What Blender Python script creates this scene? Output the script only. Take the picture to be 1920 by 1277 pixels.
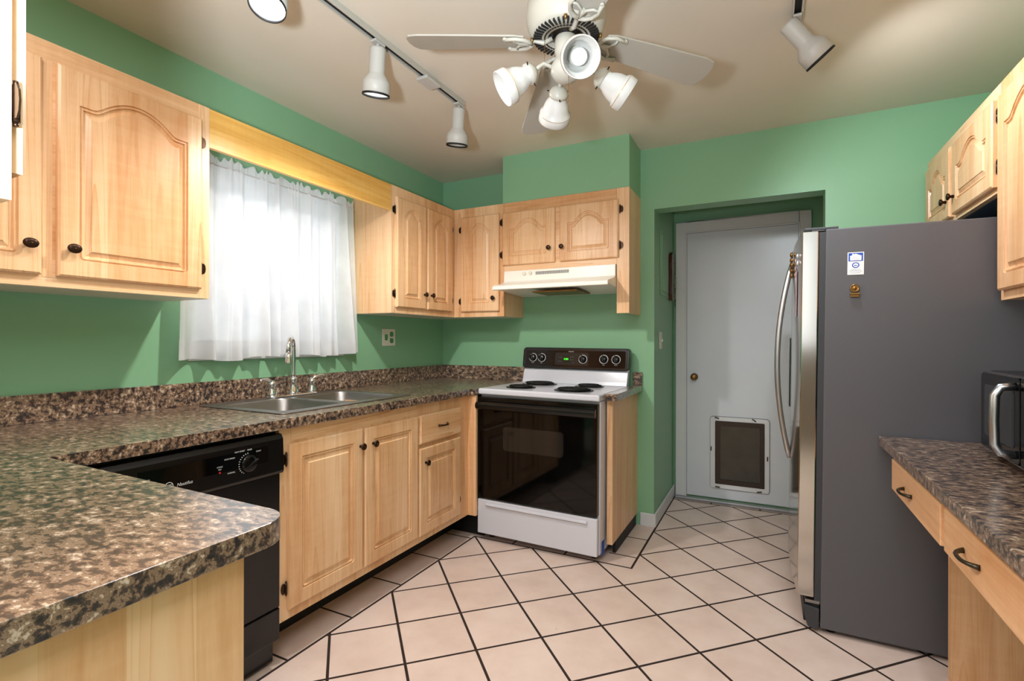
import bpy, bmesh, math, random
from mathutils import Vector, Matrix
random.seed(7)
C = bpy.context.scene.collection
PI = math.pi
rad = math.radians
for o in list(bpy.data.objects): bpy.data.objects.remove(o)

# ---------------------------------------------------------------- camera
F, YAW, PITCH, ROLL = 948.12, 0.46844, 0.00032, 0.00181
CAM = Vector((2.30325, -3.33719, 1.20449))
fwd = Vector((-math.sin(YAW)*math.cos(PITCH), math.cos(YAW)*math.cos(PITCH), math.sin(PITCH)))
r0 = Vector((math.cos(YAW), math.sin(YAW), 0)); u0 = r0.cross(fwd)
rgt = math.cos(ROLL)*r0 + math.sin(ROLL)*u0; upv = -math.sin(ROLL)*r0 + math.cos(ROLL)*u0
cam = bpy.data.cameras.new('camera'); cam_o = bpy.data.objects.new('camera', cam); C.objects.link(cam_o)
M3 = Matrix((rgt, upv, -fwd)).transposed()
cam_o.matrix_world = Matrix.Translation(CAM) @ M3.to_4x4()
cam.sensor_fit = 'HORIZONTAL'; cam.sensor_width = 36.0; cam.lens = F/1920*36.0
cam.clip_start = 0.02
bpy.context.scene.camera = cam_o

# ---------------------------------------------------------------- light
sc = bpy.context.scene
sc.view_settings.view_transform = 'Standard'; sc.view_settings.look = 'None'
sc.view_settings.gamma = 1.0; sc.view_settings.use_curve_mapping = False
sc.view_settings.exposure = 0.47
W = bpy.data.worlds.new('world'); sc.world = W; W.use_nodes = True
bg = W.node_tree.nodes['Background']
bg.inputs[0].default_value = (0.93, 0.96, 1.0, 1); bg.inputs[1].default_value = 0.6

def lamp(name, kind, loc, power, color, target=None, size=0.1, size_y=None, spot=None, blend=0.5):
    l = bpy.data.lights.new(name, kind); l.energy = power; l.color = color
    if kind == 'AREA':
        l.size = size
        if size_y: l.shape = 'RECTANGLE'; l.size_y = size_y
    else:
        l.shadow_soft_size = size
    if kind == 'SPOT': l.spot_size = rad(spot); l.spot_blend = blend
    o = bpy.data.objects.new(name, l); C.objects.link(o); o.location = loc
    if target is not None:
        o.rotation_euler = (Vector(target)-Vector(loc)).to_track_quat('-Z', 'Y').to_euler()
    return o
# daylight at the window, added fill lights and the flash near the camera, then the track lamps
lamp('window_daylight', 'AREA', (-0.75, -1.52, 1.75), 6.5, (0.80, 0.92, 1.0), (0.4, -1.52, 1.5), 1.3, 1.3)
lamp('rear_fill', 'AREA', (1.9, -4.9, 1.75), 11, (0.86, 0.94, 1.0), (1.6, 0, 1.25), 1.8, 1.2)  # soft fill added behind the camera, stands for no known window
lamp('track_lamp_light', 'SPOT', (0.89, -1.70, 2.185), 42, (1.0, 0.97, 0.92), (1.05, -1.66, 0), 0.035, spot=168, blend=0.5)
lamp('overhead_fill', 'AREA', (1.75, -3.55, 2.41), 50, (0.86, 0.93, 1.0), (1.75, -3.50, 0), 2.2, 1.3)  # added down-facing fill under the ceiling, brightens floor and side faces, no real fixture
lamp('bounce_flash', 'SPOT', (2.0, -3.45, 1.30), 165, (0.78, 0.90, 1.0), (1.5, -2.85, 2.45), 0.06, spot=125, blend=0.9)
lamp('track_lamp_light', 'SPOT', (0.93, -2.29, 2.19), 16, (0.92, 0.96, 1.0), (1.15, -2.75, 0.9), 0.04, spot=120, blend=0.6)
lamp('track_lamp_light', 'SPOT', (2.475, -1.11, 2.225), 25, (0.90, 0.96, 1.0), (3.0, -0.72, 1.8), 0.04, spot=150, blend=0.7)

# ---------------------------------------------------------------- materials
def lin(c):
    if isinstance(c, str):
        c = tuple(int(c[i:i+2], 16)/255 for i in (0, 2, 4))
    return tuple(x/12.92 if x <= 0.04045 else ((x+0.055)/1.055)**2.4 for x in c) + (1,)
MATS = {}
class NT:
    def __init__(s, name):
        s.m = bpy.data.materials.new(name); s.m.use_nodes = True; s.t = s.m.node_tree
        s.b = s.t.nodes['Principled BSDF']; MATS[name] = s.m
    def n(s, t, **kw):
        nd = s.t.nodes.new(t)
        for k, v in kw.items(): setattr(nd, k, v)
        return nd
    def l(s, a, b): s.t.links.new(a, b)
    def math(s, op, a, b=None, c=None):
        nd = s.n('ShaderNodeMath', operation=op)
        for i, v in enumerate((a, b, c)):
            if v is None: continue
            if isinstance(v, (int, float)): nd.inputs[i].default_value = v
            else: s.l(v, nd.inputs[i])
        return nd.outputs[0]
    def pos(s): return s.n('ShaderNodeNewGeometry').outputs['Position']
    def mapping(s, vec, scale=(1, 1, 1), loc=(0, 0, 0), rot=(0, 0, 0)):
        nd = s.n('ShaderNodeMapping'); s.l(vec, nd.inputs[0])
        nd.inputs['Scale'].default_value = scale; nd.inputs['Location'].default_value = loc
        nd.inputs['Rotation'].default_value = rot
        return nd.outputs[0]
    def noise(s, vec, scale, detail=4, rough=0.55, dist=0.0):
        nd = s.n('ShaderNodeTexNoise'); s.l(vec, nd.inputs['Vector'])
        nd.inputs['Scale'].default_value = scale; nd.inputs['Detail'].default_value = detail
        nd.inputs['Roughness'].default_value = rough; nd.inputs['Distortion'].default_value = dist
        return nd.outputs['Fac']
    def ramp(s, fac, stops, interp='LINEAR'):
        nd = s.n('ShaderNodeValToRGB'); s.l(fac, nd.inputs[0]); e = nd.color_ramp.elements
        nd.color_ramp.interpolation = interp
        while len(e) < len(stops): e.new(0.5)
        for i, (p, c) in enumerate(stops): e[i].position = p; e[i].color = lin(c)
        return nd.outputs[0]
    def mix(s, f, a, b, mode='MIX'):
        nd = s.n('ShaderNodeMix', data_type='RGBA', blend_type=mode)
        for k, v in ((0, f), (6, a), (7, b)):
            if isinstance(v, (int, float)): nd.inputs[k].default_value = v
            elif isinstance(v, tuple): nd.inputs[k].default_value = v
            else: s.l(v, nd.inputs[k])
        return nd.outputs[2]
    def bump(s, h, strength=0.2, dist=0.01):
        nd = s.n('ShaderNodeBump'); s.l(h, nd.inputs['Height'])
        nd.inputs['Strength'].default_value = strength; nd.inputs['Distance'].default_value = dist
        s.l(nd.outputs[0], s.b.inputs['Normal'])
    def base(s, c):
        if isinstance(c, (str, tuple)): s.b.inputs['Base Color'].default_value = lin(c)
        else: s.l(c, s.b.inputs['Base Color'])
    def set(s, rough=0.5, metal=0.0, spec=0.5, coat=0.0):
        s.b.inputs['Roughness'].default_value = rough; s.b.inputs['Metallic'].default_value = metal
        s.b.inputs['Specular IOR Level'].default_value = spec; s.b.inputs['Coat Weight'].default_value = coat

def plain(name, c, rough=0.5, metal=0.0, spec=0.5, var=0.04, scale=14, coat=0.0, bump=0.0, emit=None):
    t = NT(name); t.set(rough, metal, spec, coat)
    p = t.pos(); f = t.noise(p, scale, 3)
    c4 = lin(c); a = tuple(min(1, x*(1+var)) for x in c4[:3])+(1,); b = tuple(x*(1-var) for x in c4[:3])+(1,)
    t.l(t.mix(f, b, a), t.b.inputs['Base Color'])
    if bump: t.bump(t.noise(p, scale*6, 3), bump, 0.002)
    if emit:
        t.b.inputs['Emission Color'].default_value = lin(emit[0]); t.b.inputs['Emission Strength'].default_value = emit[1]
    return t.m

def wood(name, along, light='f3cfa8', mid='e9bc8f', dark='cf935f'):
    """pale maple; along = 'z', 'x' or 'y' : grain direction"""
    t = NT(name); t.set(0.33, 0, 0.45); p = t.pos()
    sc_ = {'z': (1, 1, 0.075), 'x': (0.075, 1, 1), 'y': (1, 0.075, 1)}[along]
    v = t.mapping(p, sc_)
    warp = t.noise(t.mapping(p, tuple(0.25 if s < 1 else 1 for s in sc_)), 3.0, 2)
    g1 = t.noise(v, 26, 5, 0.6, 0.6)
    # staves : strips glued side by side, each with its own tone
    sx = t.n('ShaderNodeSeparateXYZ'); t.l(p, sx.inputs[0])
    if along == 'z': w = t.math('ADD', sx.outputs[0], sx.outputs[1])
    elif along == 'x': w = t.math('ADD', sx.outputs[2], sx.outputs[1])
    else: w = t.math('ADD', sx.outputs[2], sx.outputs[0])
    lg = {'z': sx.outputs[2], 'x': sx.outputs[0], 'y': sx.outputs[1]}[along]
    q = t.math('DIVIDE', w, 0.088); cell = t.math('FLOOR', q)
    wn = t.n('ShaderNodeTexWhiteNoise', noise_dimensions='1D'); t.l(cell, wn.inputs['W'])
    wc = t.n('ShaderNodeSeparateColor'); t.l(wn.outputs['Color'], wc.inputs[0])
    u = t.math('SUBTRACT', t.math('SUBTRACT', q, cell), t.math('ADD', 0.25, t.math('MULTIPLY', wc.outputs[0], 0.5)))
    # cathedral grain : parabolic growth lines in every stave
    k = t.math('ADD', 3.0, t.math('MULTIPLY', wc.outputs[1], 9.0))
    v1 = t.math('ADD', t.math('MULTIPLY', t.math('MULTIPLY', u, u), k), t.math('MULTIPLY', lg, 1.15))
    v1 = t.math('ADD', t.math('ADD', v1, t.math('MULTIPLY', warp, 1.1)), t.math('MULTIPLY', wc.outputs[2], 7.0))
    fr = t.math('FRACT', t.math('MULTIPLY', v1, 1.5))
    ring = t.math('MULTIPLY', t.math('POWER', fr, 5.0), t.math('MULTIPLY', wc.outputs[0], 0.20))
    curl = t.noise(t.mapping(p, tuple(2.6 if s < 1 else 0.4 for s in sc_)), 18, 2)
    f = t.math('ADD', t.math('MULTIPLY', g1, 0.42), t.math('MULTIPLY', wn.outputs['Value'], 0.17))
    f = t.math('ADD', f, t.math('MULTIPLY', warp, 0.25))
    f = t.math('ADD', f, t.math('MULTIPLY', curl, 0.08))
    f = t.math('SUBTRACT', f, ring)
    t.base(t.ramp(f, [(0.27, dark), (0.46, mid), (0.66, light)]))
    t.bump(g1, 0.03, 0.002)
    return t.m

WZ = wood('maple_upright', 'z'); WX = wood('maple_across_x', 'x'); WY = wood('maple_across_y', 'y')
VAL = wood('maple_valance', 'y', 'f6cc84', 'eebb66', 'd9983f')

def laminate():
    t = NT('granite_laminate'); t.set(0.30, 0, 0.7, 0.9); t.b.inputs['Coat Roughness'].default_value = 0.22; p = t.pos()
    v = t.mapping(p, (0.62, 1.0, 1.0), rot=(0, 0, 0.15))
    a = t.noise(v, 60, 6, 0.66, 0.25); b = t.noise(v, 130, 4, 0.6); c = t.noise(p, 6, 3, 0.5)
    f = t.math('ADD', t.math('MULTIPLY', a, 0.72), t.math('MULTIPLY', b, 0.24))
    f = t.math('ADD', f, t.math('MULTIPLY', c, 0.08))
    t.base(t.ramp(f, [(0.415, '16141a'), (0.47, '352b2b'), (0.505, '5c4435'), (0.535, '937862'), (0.57, '6a4e3b'), (0.60, 'baa28b'), (0.68, 'd3bfad')]))
    t.bump(b, 0.04, 0.001)
    return t.m
LAM = laminate()

def floor_mat():
    t = NT('floor_tile'); p = t.pos(); s = t.n('ShaderNodeSeparateXYZ'); t.l(p, s.inputs[0]); x, y = s.outputs[0], s.outputs[1]
    def joint(v, off, pitch, half):           # 1 on the joint
        u = t.math('DIVIDE', t.math('SUBTRACT', v, off), pitch)
        d = t.math('ABSOLUTE', t.math('SUBTRACT', t.math('SUBTRACT', u, t.math('FLOOR', u)), 0.5))
        return t.math('GREATER_THAN', d, 0.5-half/pitch), t.math('FLOOR', u)
    j1, c1 = joint(t.math('ADD', x, y), 0.035, 0.3855, 0.0075)
    j2, c2 = joint(t.math('SUBTRACT', x, y), 1.735, 0.400, 0.0075)
    lattice = t.math('MAXIMUM', j1, j2)
    # field of diagonal tiles, bordered along the cabinets and the stove by square-laid tiles
    inx = t.math('GREATER_THAN', x, 0.695)
    notst = t.math('SUBTRACT', 1.0, t.math('MULTIPLY', t.math('GREATER_THAN', y, -0.662), t.math('LESS_THAN', x, 1.660)))
    iny = t.math('LESS_THAN', y, 0.66)
    field = t.math('MULTIPLY', t.math('MULTIPLY', inx, notst), iny)
    # border joints
    by, cb = joint(y, -0.700, 0.33, 0.005); bx, cbx = joint(x, 0.955, 0.325, 0.005)
    left = t.math('LESS_THAN', x, 0.695)
    def line(v, at, h): return t.math('LESS_THAN', t.math('ABSOLUTE', t.math('SUBTRACT', v, at)), h)
    rside = t.math('MULTIPLY', t.math('GREATER_THAN', x, 1.50), t.math('LESS_THAN', y, 0.1))
    rj = t.math('MULTIPLY', rside, t.math('MAXIMUM', line(y, -0.52, 0.005), line(y, -0.24, 0.005)))
    mid_ = t.math('MULTIPLY', t.math('SUBTRACT', 1.0, left), t.math('SUBTRACT', 1.0, rside))
    bj = t.math('ADD', t.math('MULTIPLY', left, by), t.math('ADD', t.math('MULTIPLY', mid_, bx), rj))
    e1 = t.math('MULTIPLY', line(x, 0.695, 0.006), t.math('LESS_THAN', y, -0.656))
    e2 = t.math('MULTIPLY', line(y, -0.662, 0.006), t.math('MULTIPLY', t.math('GREATER_THAN', x, 0.69), t.math('LESS_THAN', x, 1.666)))
    e3 = t.math('MULTIPLY', line(x, 1.660, 0.006), t.math('GREATER_THAN', y, -0.666))
    e4 = t.math('MULTIPLY', line(y, 0.66, 0.006), t.math('GREATER_THAN', x, 1.66))
    edge = t.math('MAXIMUM', t.math('MAXIMUM', e1, e2), t.math('MAXIMUM', e3, e4))
    g = t.math('ADD', t.math('MULTIPLY', field, lattice), t.math('MULTIPLY', t.math('SUBTRACT', 1.0, field), bj))
    g = t.math('MAXIMUM', g, edge)
    wn = t.n('ShaderNodeTexWhiteNoise', noise_dimensions='2D'); cv = t.n('ShaderNodeCombineXYZ')
    t.l(c1, cv.inputs[0]); t.l(c2, cv.inputs[1]); t.l(cv.outputs[0], wn.inputs['Vector'])
    f = t.math('ADD', t.math('MULTIPLY', t.noise(p, 5, 5, 0.6), 0.8), t.math('MULTIPLY', wn.outputs['Value'], 0.12))
    tile = t.ramp(f, [(0.25, 'd2b9ac'), (0.5, 'dfc8bb'), (0.8, 'e8d6cc')])
    specks = t.ramp(t.noise(p, 42, 2, 0.4), [(0.17, '000000'), (0.20, 'ffffff')])
    tile = t.mix(0.7, tile, specks, 'MULTIPLY')
    t.l(t.mix(g, tile, lin('2c1e17')), t.b.inputs['Base Color'])
    rr = t.math('ADD', 0.34, t.math('MULTIPLY', g, 0.5)); t.l(rr, t.b.inputs['Roughness'])
    t.b.inputs['Specular IOR Level'].default_value = 0.4
    t.bump(t.math('SUBTRACT', 1.0, g), 0.4, 0.003)
    return t.m
FLOOR = floor_mat()

def wallpaint(name, c, rough, var=0.03):
    t = NT(name); t.set(rough, 0, 0.35); p = t.pos(); c4 = lin(c)
    f = t.noise(p, 2.2, 4); a = tuple(x*(1+var) for x in c4[:3])+(1,); b = tuple(x*(1-var) for x in c4[:3])+(1,)
    t.l(t.mix(f, b, a), t.b.inputs['Base Color'])
    t.bump(t.noise(p, 35, 3), 0.06, 0.004)
    return t.m
GREEN = wallpaint('green_wall_paint', '86b58f', 0.42)
REARW = wallpaint('rear_wall_paint', '7d6d60', 0.5)
CEIL = wallpaint('ceiling_paint', 'd8cdbd', 0.38, 0.02)
WHITEP = plain('white_trim_paint', 'd6d6d6', 0.4, bump=0.05)
DOORP = plain('door_paint', 'cfd3d8', 0.33, bump=0.06, var=0.05, scale=5)
ENAMEL = plain('white_enamel', 'd2d3dc', 0.18, var=0.01)
HOODW = plain('hood_white', 'f2ede3', 0.3, var=0.01)
BLACK = plain('black_plastic', '070708', 0.22)
BLACKG = plain('black_glass', '050505', 0.06, spec=0.35)
BLACKM = plain('black_matte', '0c0b0b', 0.6)
GLASSIN = plain('oven_window', '1f1d1a', 0.10)
CHROME = plain('chrome', 'e6e8ea', 0.07, 1.0, var=0.01)
STEEL = plain('sink_steel', '94918e', 0.40, 1.0, var=0.03, scale=40)
FRSTEEL = plain('fridge_steel', 'c3beb6', 0.13, 1.0, var=0.03, scale=3)
HANDM = plain('handle_steel', 'c6cad0', 0.28, 1.0, var=0.02)
FRSIDE = plain('fridge_side', '58565a', 0.42, 0.1, var=0.03, bump=0.12, scale=60)
DGREY = plain('dark_grey', '35363a', 0.5)
BRONZE = plain('dark_bronze', '3a271b', 0.33, 0.8, var=0.3, scale=120)
BRASSY = plain('aged_brass', '8f6a3c', 0.35, 0.9, var=0.3, scale=160)
PEWTER = plain('antique_pewter', '4b4438', 0.35, 0.9, var=0.3, scale=120)
LAMPW = plain('lamp_white', 'bdb9b2', 0.45)
FANW = plain('fan_white', 'b9b3a6', 0.4, var=0.05)
BLADEW = plain('fan_blade', 'a9a296', 0.45, var=0.05)
TRACKM = plain('track_grey', 'b9b4a9', 0.4)
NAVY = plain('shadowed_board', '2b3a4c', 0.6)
PLATE = plain('cover_plate', 'e2dccd', 0.4)
SLOTG = plain('outlet_green', '4f8f60', 0.45)
COIL = plain('burner_coil', '1c1a1a', 0.55, 0.4)
PAN = plain('drip_pan', '2a2826', 0.25, 0.8)
WOODDK = plain('dark_walnut', '4a2212', 0.3, var=0.4, scale=30)
KEYM = plain('key_metal', 'b08a4a', 0.3, 1.0)
KEYS = plain('key_silver', 'b8b8b8', 0.3, 1.0)
PAPER = plain('label_paper', 'f1f0ee', 0.6, var=0.01)
BLUE = plain('label_blue', '1f4fb4', 0.5)
LETTER = plain('lettering_white', 'cfcfcf', 0.5)
LETTERG = plain('lettering_grey', '8d95b0', 0.5)
REDP = plain('red_mark', 'c01820', 0.4)
PINK = plain('pink_paper', 'd8b5bd', 0.7)
PETFRAME = plain('pet_door_brown', '2c1b0d', 0.4, var=0.4, scale=20)
PETFLAP = plain('pet_door_flap', '3b362b', 0.25, var=0.45, scale=9)
THRESH = plain('threshold_grey', '8f8f90', 0.4, 0.3)
GOLD = plain('gold_line', 'c9a35c', 0.35, 0.6)
TEALW = plain('outdoor_white', 'e8f2f2', 0.5)
LEDG = plain('display_green', '103010', 0.4, emit=('3cff30', 2.2))
BULBON = plain('bulb_lit', 'ffffff', 0.4, emit=('f2f7ff', 9.0))
BULB = plain('bulb_frosted', 'f4f4f4', 0.25, var=0.01)

def shade_mat():
    t = NT('opal_glass'); t.base('cfcbc6'); t.set(0.22, 0, 0.5)
    t.b.inputs['Transmission Weight'].default_value = 0.0
    t.b.inputs['Subsurface Weight'].default_value = 0.15; t.b.inputs['Subsurface Radius'].default_value = (0.03, 0.03, 0.03)
    p = t.pos(); t.l(t.mix(t.noise(p, 20, 3), lin('cbc7c1'), lin('d6d2cd')), t.b.inputs['Base Color'])
    return t.m
OPAL = shade_mat()
def cloth_mat(name, c, opac):
    t = NT(name); nt = t.t; p = t.pos(); col = t.mix(t.noise(p, 9, 3), lin(c), lin('ffffff'))
    out = nt.nodes['Material Output']
    d = t.n('ShaderNodeBsdfDiffuse'); tr = t.n('ShaderNodeBsdfTranslucent'); tp = t.n('ShaderNodeBsdfTransparent')
    t.l(col, d.inputs[0]); t.l(col, tr.inputs[0])
    m1 = t.n('ShaderNodeMixShader'); m1.inputs[0].default_value = 0.55; t.l(d.outputs[0], m1.inputs[1]); t.l(tr.outputs[0], m1.inputs[2])
    m2 = t.n('ShaderNodeMixShader'); m2.inputs[0].default_value = 1-opac; t.l(m1.outputs[0], m2.inputs[1]); t.l(tp.outputs[0], m2.inputs[2])
    t.l(m2.outputs[0], out.inputs[0]); return t.m
CURT = cloth_mat('sheer_curtain', 'e6e6ea', 0.94)
HEM = cloth_mat('curtain_hem', 'cfcaca', 0.97)
def glass_mat():
    t = NT('window_glass'); nt = t.t; out = nt.nodes['Material Output']
    g = t.n('ShaderNodeBsdfGlossy'); g.inputs['Roughness'].default_value = 0.02; tp = t.n('ShaderNodeBsdfTransparent')
    fr = t.n('ShaderNodeFresnel'); m = t.n('ShaderNodeMixShader'); t.l(fr.outputs[0], m.inputs[0]); t.l(tp.outputs[0], m.inputs[1]); t.l(g.outputs[0], m.inputs[2])
    t.l(m.outputs[0], out.inputs[0]); return t.m
GLASS = glass_mat()

# ---------------------------------------------------------------- mesh helpers
WMX = {}
def thing(name, label, cat, loc=(0, 0, 0), rot=(0, 0, 0), group=None):
    o = bpy.data.objects.new(name, None); o.empty_display_size = 0.05; C.objects.link(o)
    o.location = loc; o.rotation_euler = rot; o['label'] = label; o['category'] = cat
    if group: o['group'] = group
    from mathutils import Euler
    WMX[o] = Matrix.Translation(Vector(loc)) @ Euler(rot).to_matrix().to_4x4()
    return o
def tag(o, label, cat, group=None):
    o['label'] = label; o['category'] = cat
    if group: o['group'] = group
    return o

class MB:
    def __init__(s): s.v = []; s.f = []; s.sm = []
    def add(s, vs, fs, smooth=False):
        k = len(s.v); s.v += [Vector(v) for v in vs]
        for f in fs: s.f.append([i+k for i in f]); s.sm.append(smooth)
        return s
    def box(s, x0, x1, y0, y1, z0, z1, mat=None):
        vs = [(x, y, z) for z in (z0, z1) for y in (y0, y1) for x in (x0, x1)]
        if mat is not None: vs = [mat @ Vector(v) for v in vs]
        return s.add(vs, [(0, 2, 3, 1), (4, 5, 7, 6), (0, 1, 5, 4), (2, 6, 7, 3), (0, 4, 6, 2), (1, 3, 7, 5)])
    def lathe(s, prof, mat=None, n=24, sy=1.0, smooth=True, cap=True):
        mat = mat or Matrix(); k = []
        vs = []; fs = []
        for r, h in prof:
            for i in range(n):
                a = 2*PI*i/n; vs.append(mat @ Vector((r*math.cos(a), sy*r*math.sin(a), h)))
        for j in range(len(prof)-1):
            for i in range(n):
                i2 = (i+1) % n; fs.append((j*n+i, j*n+i2, (j+1)*n+i2, (j+1)*n+i))
        s.add(vs, fs, smooth)
        if cap:
            if prof[0][0] > 1e-6: s.add(vs[:n], [tuple(range(n))[::-1]])
            if prof[-1][0] > 1e-6: s.add(vs[-n:], [tuple(range(n))])
        return s
    def cyl(s, a, b, r, n=16, r2=None):
        a = Vector(a); b = Vector(b); d = b-a
        m = Matrix.Translation(a) @ d.to_track_quat('Z', 'Y').to_matrix().to_4x4()
        return s.lathe([(r, 0), (r if r2 is None else r2, d.length)], m, n)
    def tube(s, pts, r, n=10, cap=True):
        pts = [Vector(p) for p in pts]; N = len(pts); rs = r if isinstance(r, (list, tuple)) else [r]*N
        vs = []; fs = []; t0 = (pts[1]-pts[0]).normalized()
        ref = Vector((0, 0, 1)) if abs(t0.z) < 0.9 else Vector((1, 0, 0)); nrm = t0.cross(ref).normalized()
        for i, p in enumerate(pts):
            t = (pts[min(i+1, N-1)]-pts[max(i-1, 0)]).normalized()
            nrm = (nrm-t*nrm.dot(t)).normalized(); bn = t.cross(nrm)
            for j in range(n):
                a = 2*PI*j/n; vs.append(p+rs[i]*(math.cos(a)*nrm+math.sin(a)*bn))
        for i in range(N-1):
            for j in range(n):
                j2 = (j+1) % n; fs.append((i*n+j, i*n+j2, (i+1)*n+j2, (i+1)*n+j))
        s.add(vs, fs, True)
        if cap: s.add(vs[:n], [tuple(range(n))[::-1]]); s.add(vs[-n:], [tuple(range(n))])
        return s
    def prism(s, poly, fn, a, b, smooth=False):
        """poly 2D loop extruded between a and b ; fn(u,v,w)->xyz"""
        n = len(poly); vs = [fn(u, v, a) for u, v in poly]+[fn(u, v, b) for u, v in poly]
        fs = [(i, (i+1) % n, n+(i+1) % n, n+i) for i in range(n)]
        s.add(vs, fs, smooth); s.add(vs[:n], [tuple(range(n))[::-1]]); s.add(vs[n:], [tuple(range(n))])
        return s
    def slab(s, loops, fn, a, b):
        """outline with holes, filled and given thickness"""
        bm = bmesh.new(); es = []; allv = []
        for lp in loops:
            vv = [bm.verts.new((u, v, 0)) for u, v in lp]; allv += vv
            for i in range(len(vv)): es.append(bm.edges.new((vv[i], vv[(i+1) % len(vv)])))
        bmesh.ops.triangle_fill(bm, use_beauty=True, use_dissolve=False, edges=es, normal=(0, 0, 1))
        bm.verts.index_update(); P = [(v.co.x, v.co.y) for v in bm.verts]; T = [[v.index for v in f.verts] for f in bm.faces]
        bm.free()
        n = len(P); vs = [fn(u, v, a) for u, v in P]+[fn(u, v, b) for u, v in P]; fs = [t[::-1] for t in T]+[[i+n for i in t] for t in T]
        k = 0
        for lp in loops:
            m = len(lp)
            for i in range(m): p, q = k+i, k+(i+1) % m; fs.append((p, q, n+q, n+p))
            k += m
        return s.add(vs, fs)
    def build(s, name, mat, parent=None, bevel=0.0, seg=2, local=False, kind=None, label=None):
        me = bpy.data.meshes.new(name)
        root = parent
        while root is not None and root.parent: root = root.parent
        inv = Matrix()
        if parent is not None and not local: inv = WMX.get(root, Matrix()).inverted()
        me.from_pydata([inv @ v for v in s.v], [], s.f)
        for p, q in zip(me.polygons, s.sm): p.use_smooth = q
        bm = bmesh.new(); bm.from_mesh(me); bmesh.ops.remove_doubles(bm, verts=bm.verts, dist=1e-6)
        bmesh.ops.recalc_face_normals(bm, faces=bm.faces); bm.to_mesh(me); bm.free()
        me.materials.append(mat)
        o = bpy.data.objects.new(name, me); C.objects.link(o)
        if parent is not None: o.parent = parent
        if bevel:
            md = o.modifiers.new('bevel', 'BEVEL'); md.width = bevel; md.segments = seg; md.limit_method = 'ANGLE'; md.angle_limit = rad(35)
        if kind: o['kind'] = kind
        if label: o['label'] = label
        return o
def XY(u, v, w): return (u, v, w)
def rrect(x0, x1, y0, y1, r, n=5):
    pts = []
    for cx, cy, a0 in ((x1-r, y0+r, -90), (x1-r, y1-r, 0), (x0+r, y1-r, 90), (x0+r, y0+r, 180)):
        for i in range(n+1):
            a = rad(a0+90*i/n); pts.append((cx+r*math.cos(a), cy+r*math.sin(a)))
    return pts
def frame(o, x, y=None, z=None):
    """matrix with given origin and z axis (out of the surface)"""
    zax = Vector(x).normalized(); up = Vector((0, 0, 1)) if abs(zax.z) < 0.9 else Vector((0, 1, 0))
    xa = up.cross(zax).normalized(); ya = zax.cross(xa)
    return Matrix.Translation(Vector(o)) @ Matrix((xa, ya, zax)).transposed().to_4x4()
def lettering(name, txt, size, mat4, mat, parent, align='CENTER', local=False, depth=0.0003, spacing=1.0, shear=0):
    cu = bpy.data.curves.new(name, 'FONT'); cu.body = txt; cu.size = size; cu.align_x = align; cu.align_y = 'CENTER'
    cu.extrude = depth; cu.space_character = spacing; cu.shear = shear; cu.resolution_u = 2
    tmp = bpy.data.objects.new(name+'_tmp', cu); C.objects.link(tmp)
    bpy.context.view_layer.update()
    dg = bpy.context.evaluated_depsgraph_get(); me = bpy.data.meshes.new_from_object(tmp.evaluated_get(dg))
    bpy.data.objects.remove(tmp)
    root = parent
    while root is not None and root.parent: root = root.parent
    inv = Matrix() if local else WMX.get(root, Matrix()).inverted()
    me.transform(inv @ mat4); me.materials.clear(); me.materials.append(mat)
    o = bpy.data.objects.new(name, me); C.objects.link(o); o.parent = parent
    return o

# ---------------------------------------------------------------- room
H = 2.453
def st(o): o['kind'] = 'structure'; return o
YR = -5.0
XR = 3.36
st(MB().box(-0.15, XR+0.15, YR, 0.95, -0.1, 0).build('floor', FLOOR))
st(MB().box(-0.15, XR+0.15, YR, 0.95, H, H+0.1).build('ceiling', CEIL))
WY0, WY1, WZ0, WZ1 = -1.985, -1.062, 1.11, 2.065
st(MB().slab([[(YR, 0), (0.12, 0), (0.12, H), (YR, H)], [(WY0, WZ0), (WY1, WZ0), (WY1, WZ1), (WY0, WZ1)]],
             lambda u, v, w: (w, u, v), -0.14, 0).build('wall_left', GREEN))
wb = MB().slab([[(0, 0), (1.646, 0), (1.646, 2.058), (2.591, 2.058), (2.591, 0), (XR, 0), (XR, H), (0, H)]], lambda u, v, w: (u, w, v), 0, 0.13)
wb.box(0.695, 1.557, -0.300, 0, 2.1355, H)
st(wb.build('wall_back', GREEN))
st(MB().box(XR, XR+0.12, YR, 0.95, 0, H).build('wall_right', GREEN))
RY = 0.765
st(MB().box(-0.15, XR+0.12, YR-0.12, YR, 0, H).build('wall_rear', REARW))
st(MB().box(1.52, 1.646, 0.13, RY, 0, H).build('wall_recess_left', GREEN))
st(MB().box(1.52, XR, RY, RY+0.1, 0, H).build('wall_recess_back', GREEN))
st(MB().box(2.655, 2.75, 0.13, RY, 0, H).build('wall_recess_right', GREEN))
st(MB().box(1.560, 1.660, -0.013, 0, 0, 0.085).build('baseboard_back', WHITEP, bevel=0.004))
st(MB().box(1.6465, 1.660, 0.0, RY, 0, 0.085).build('baseboard_recess', WHITEP, bevel=0.004))
st(MB().box(2.635, 2.655, 0.16, 0.52, 0, 2.03).build('trim_1', WHITEP, bevel=0.003))

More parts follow.
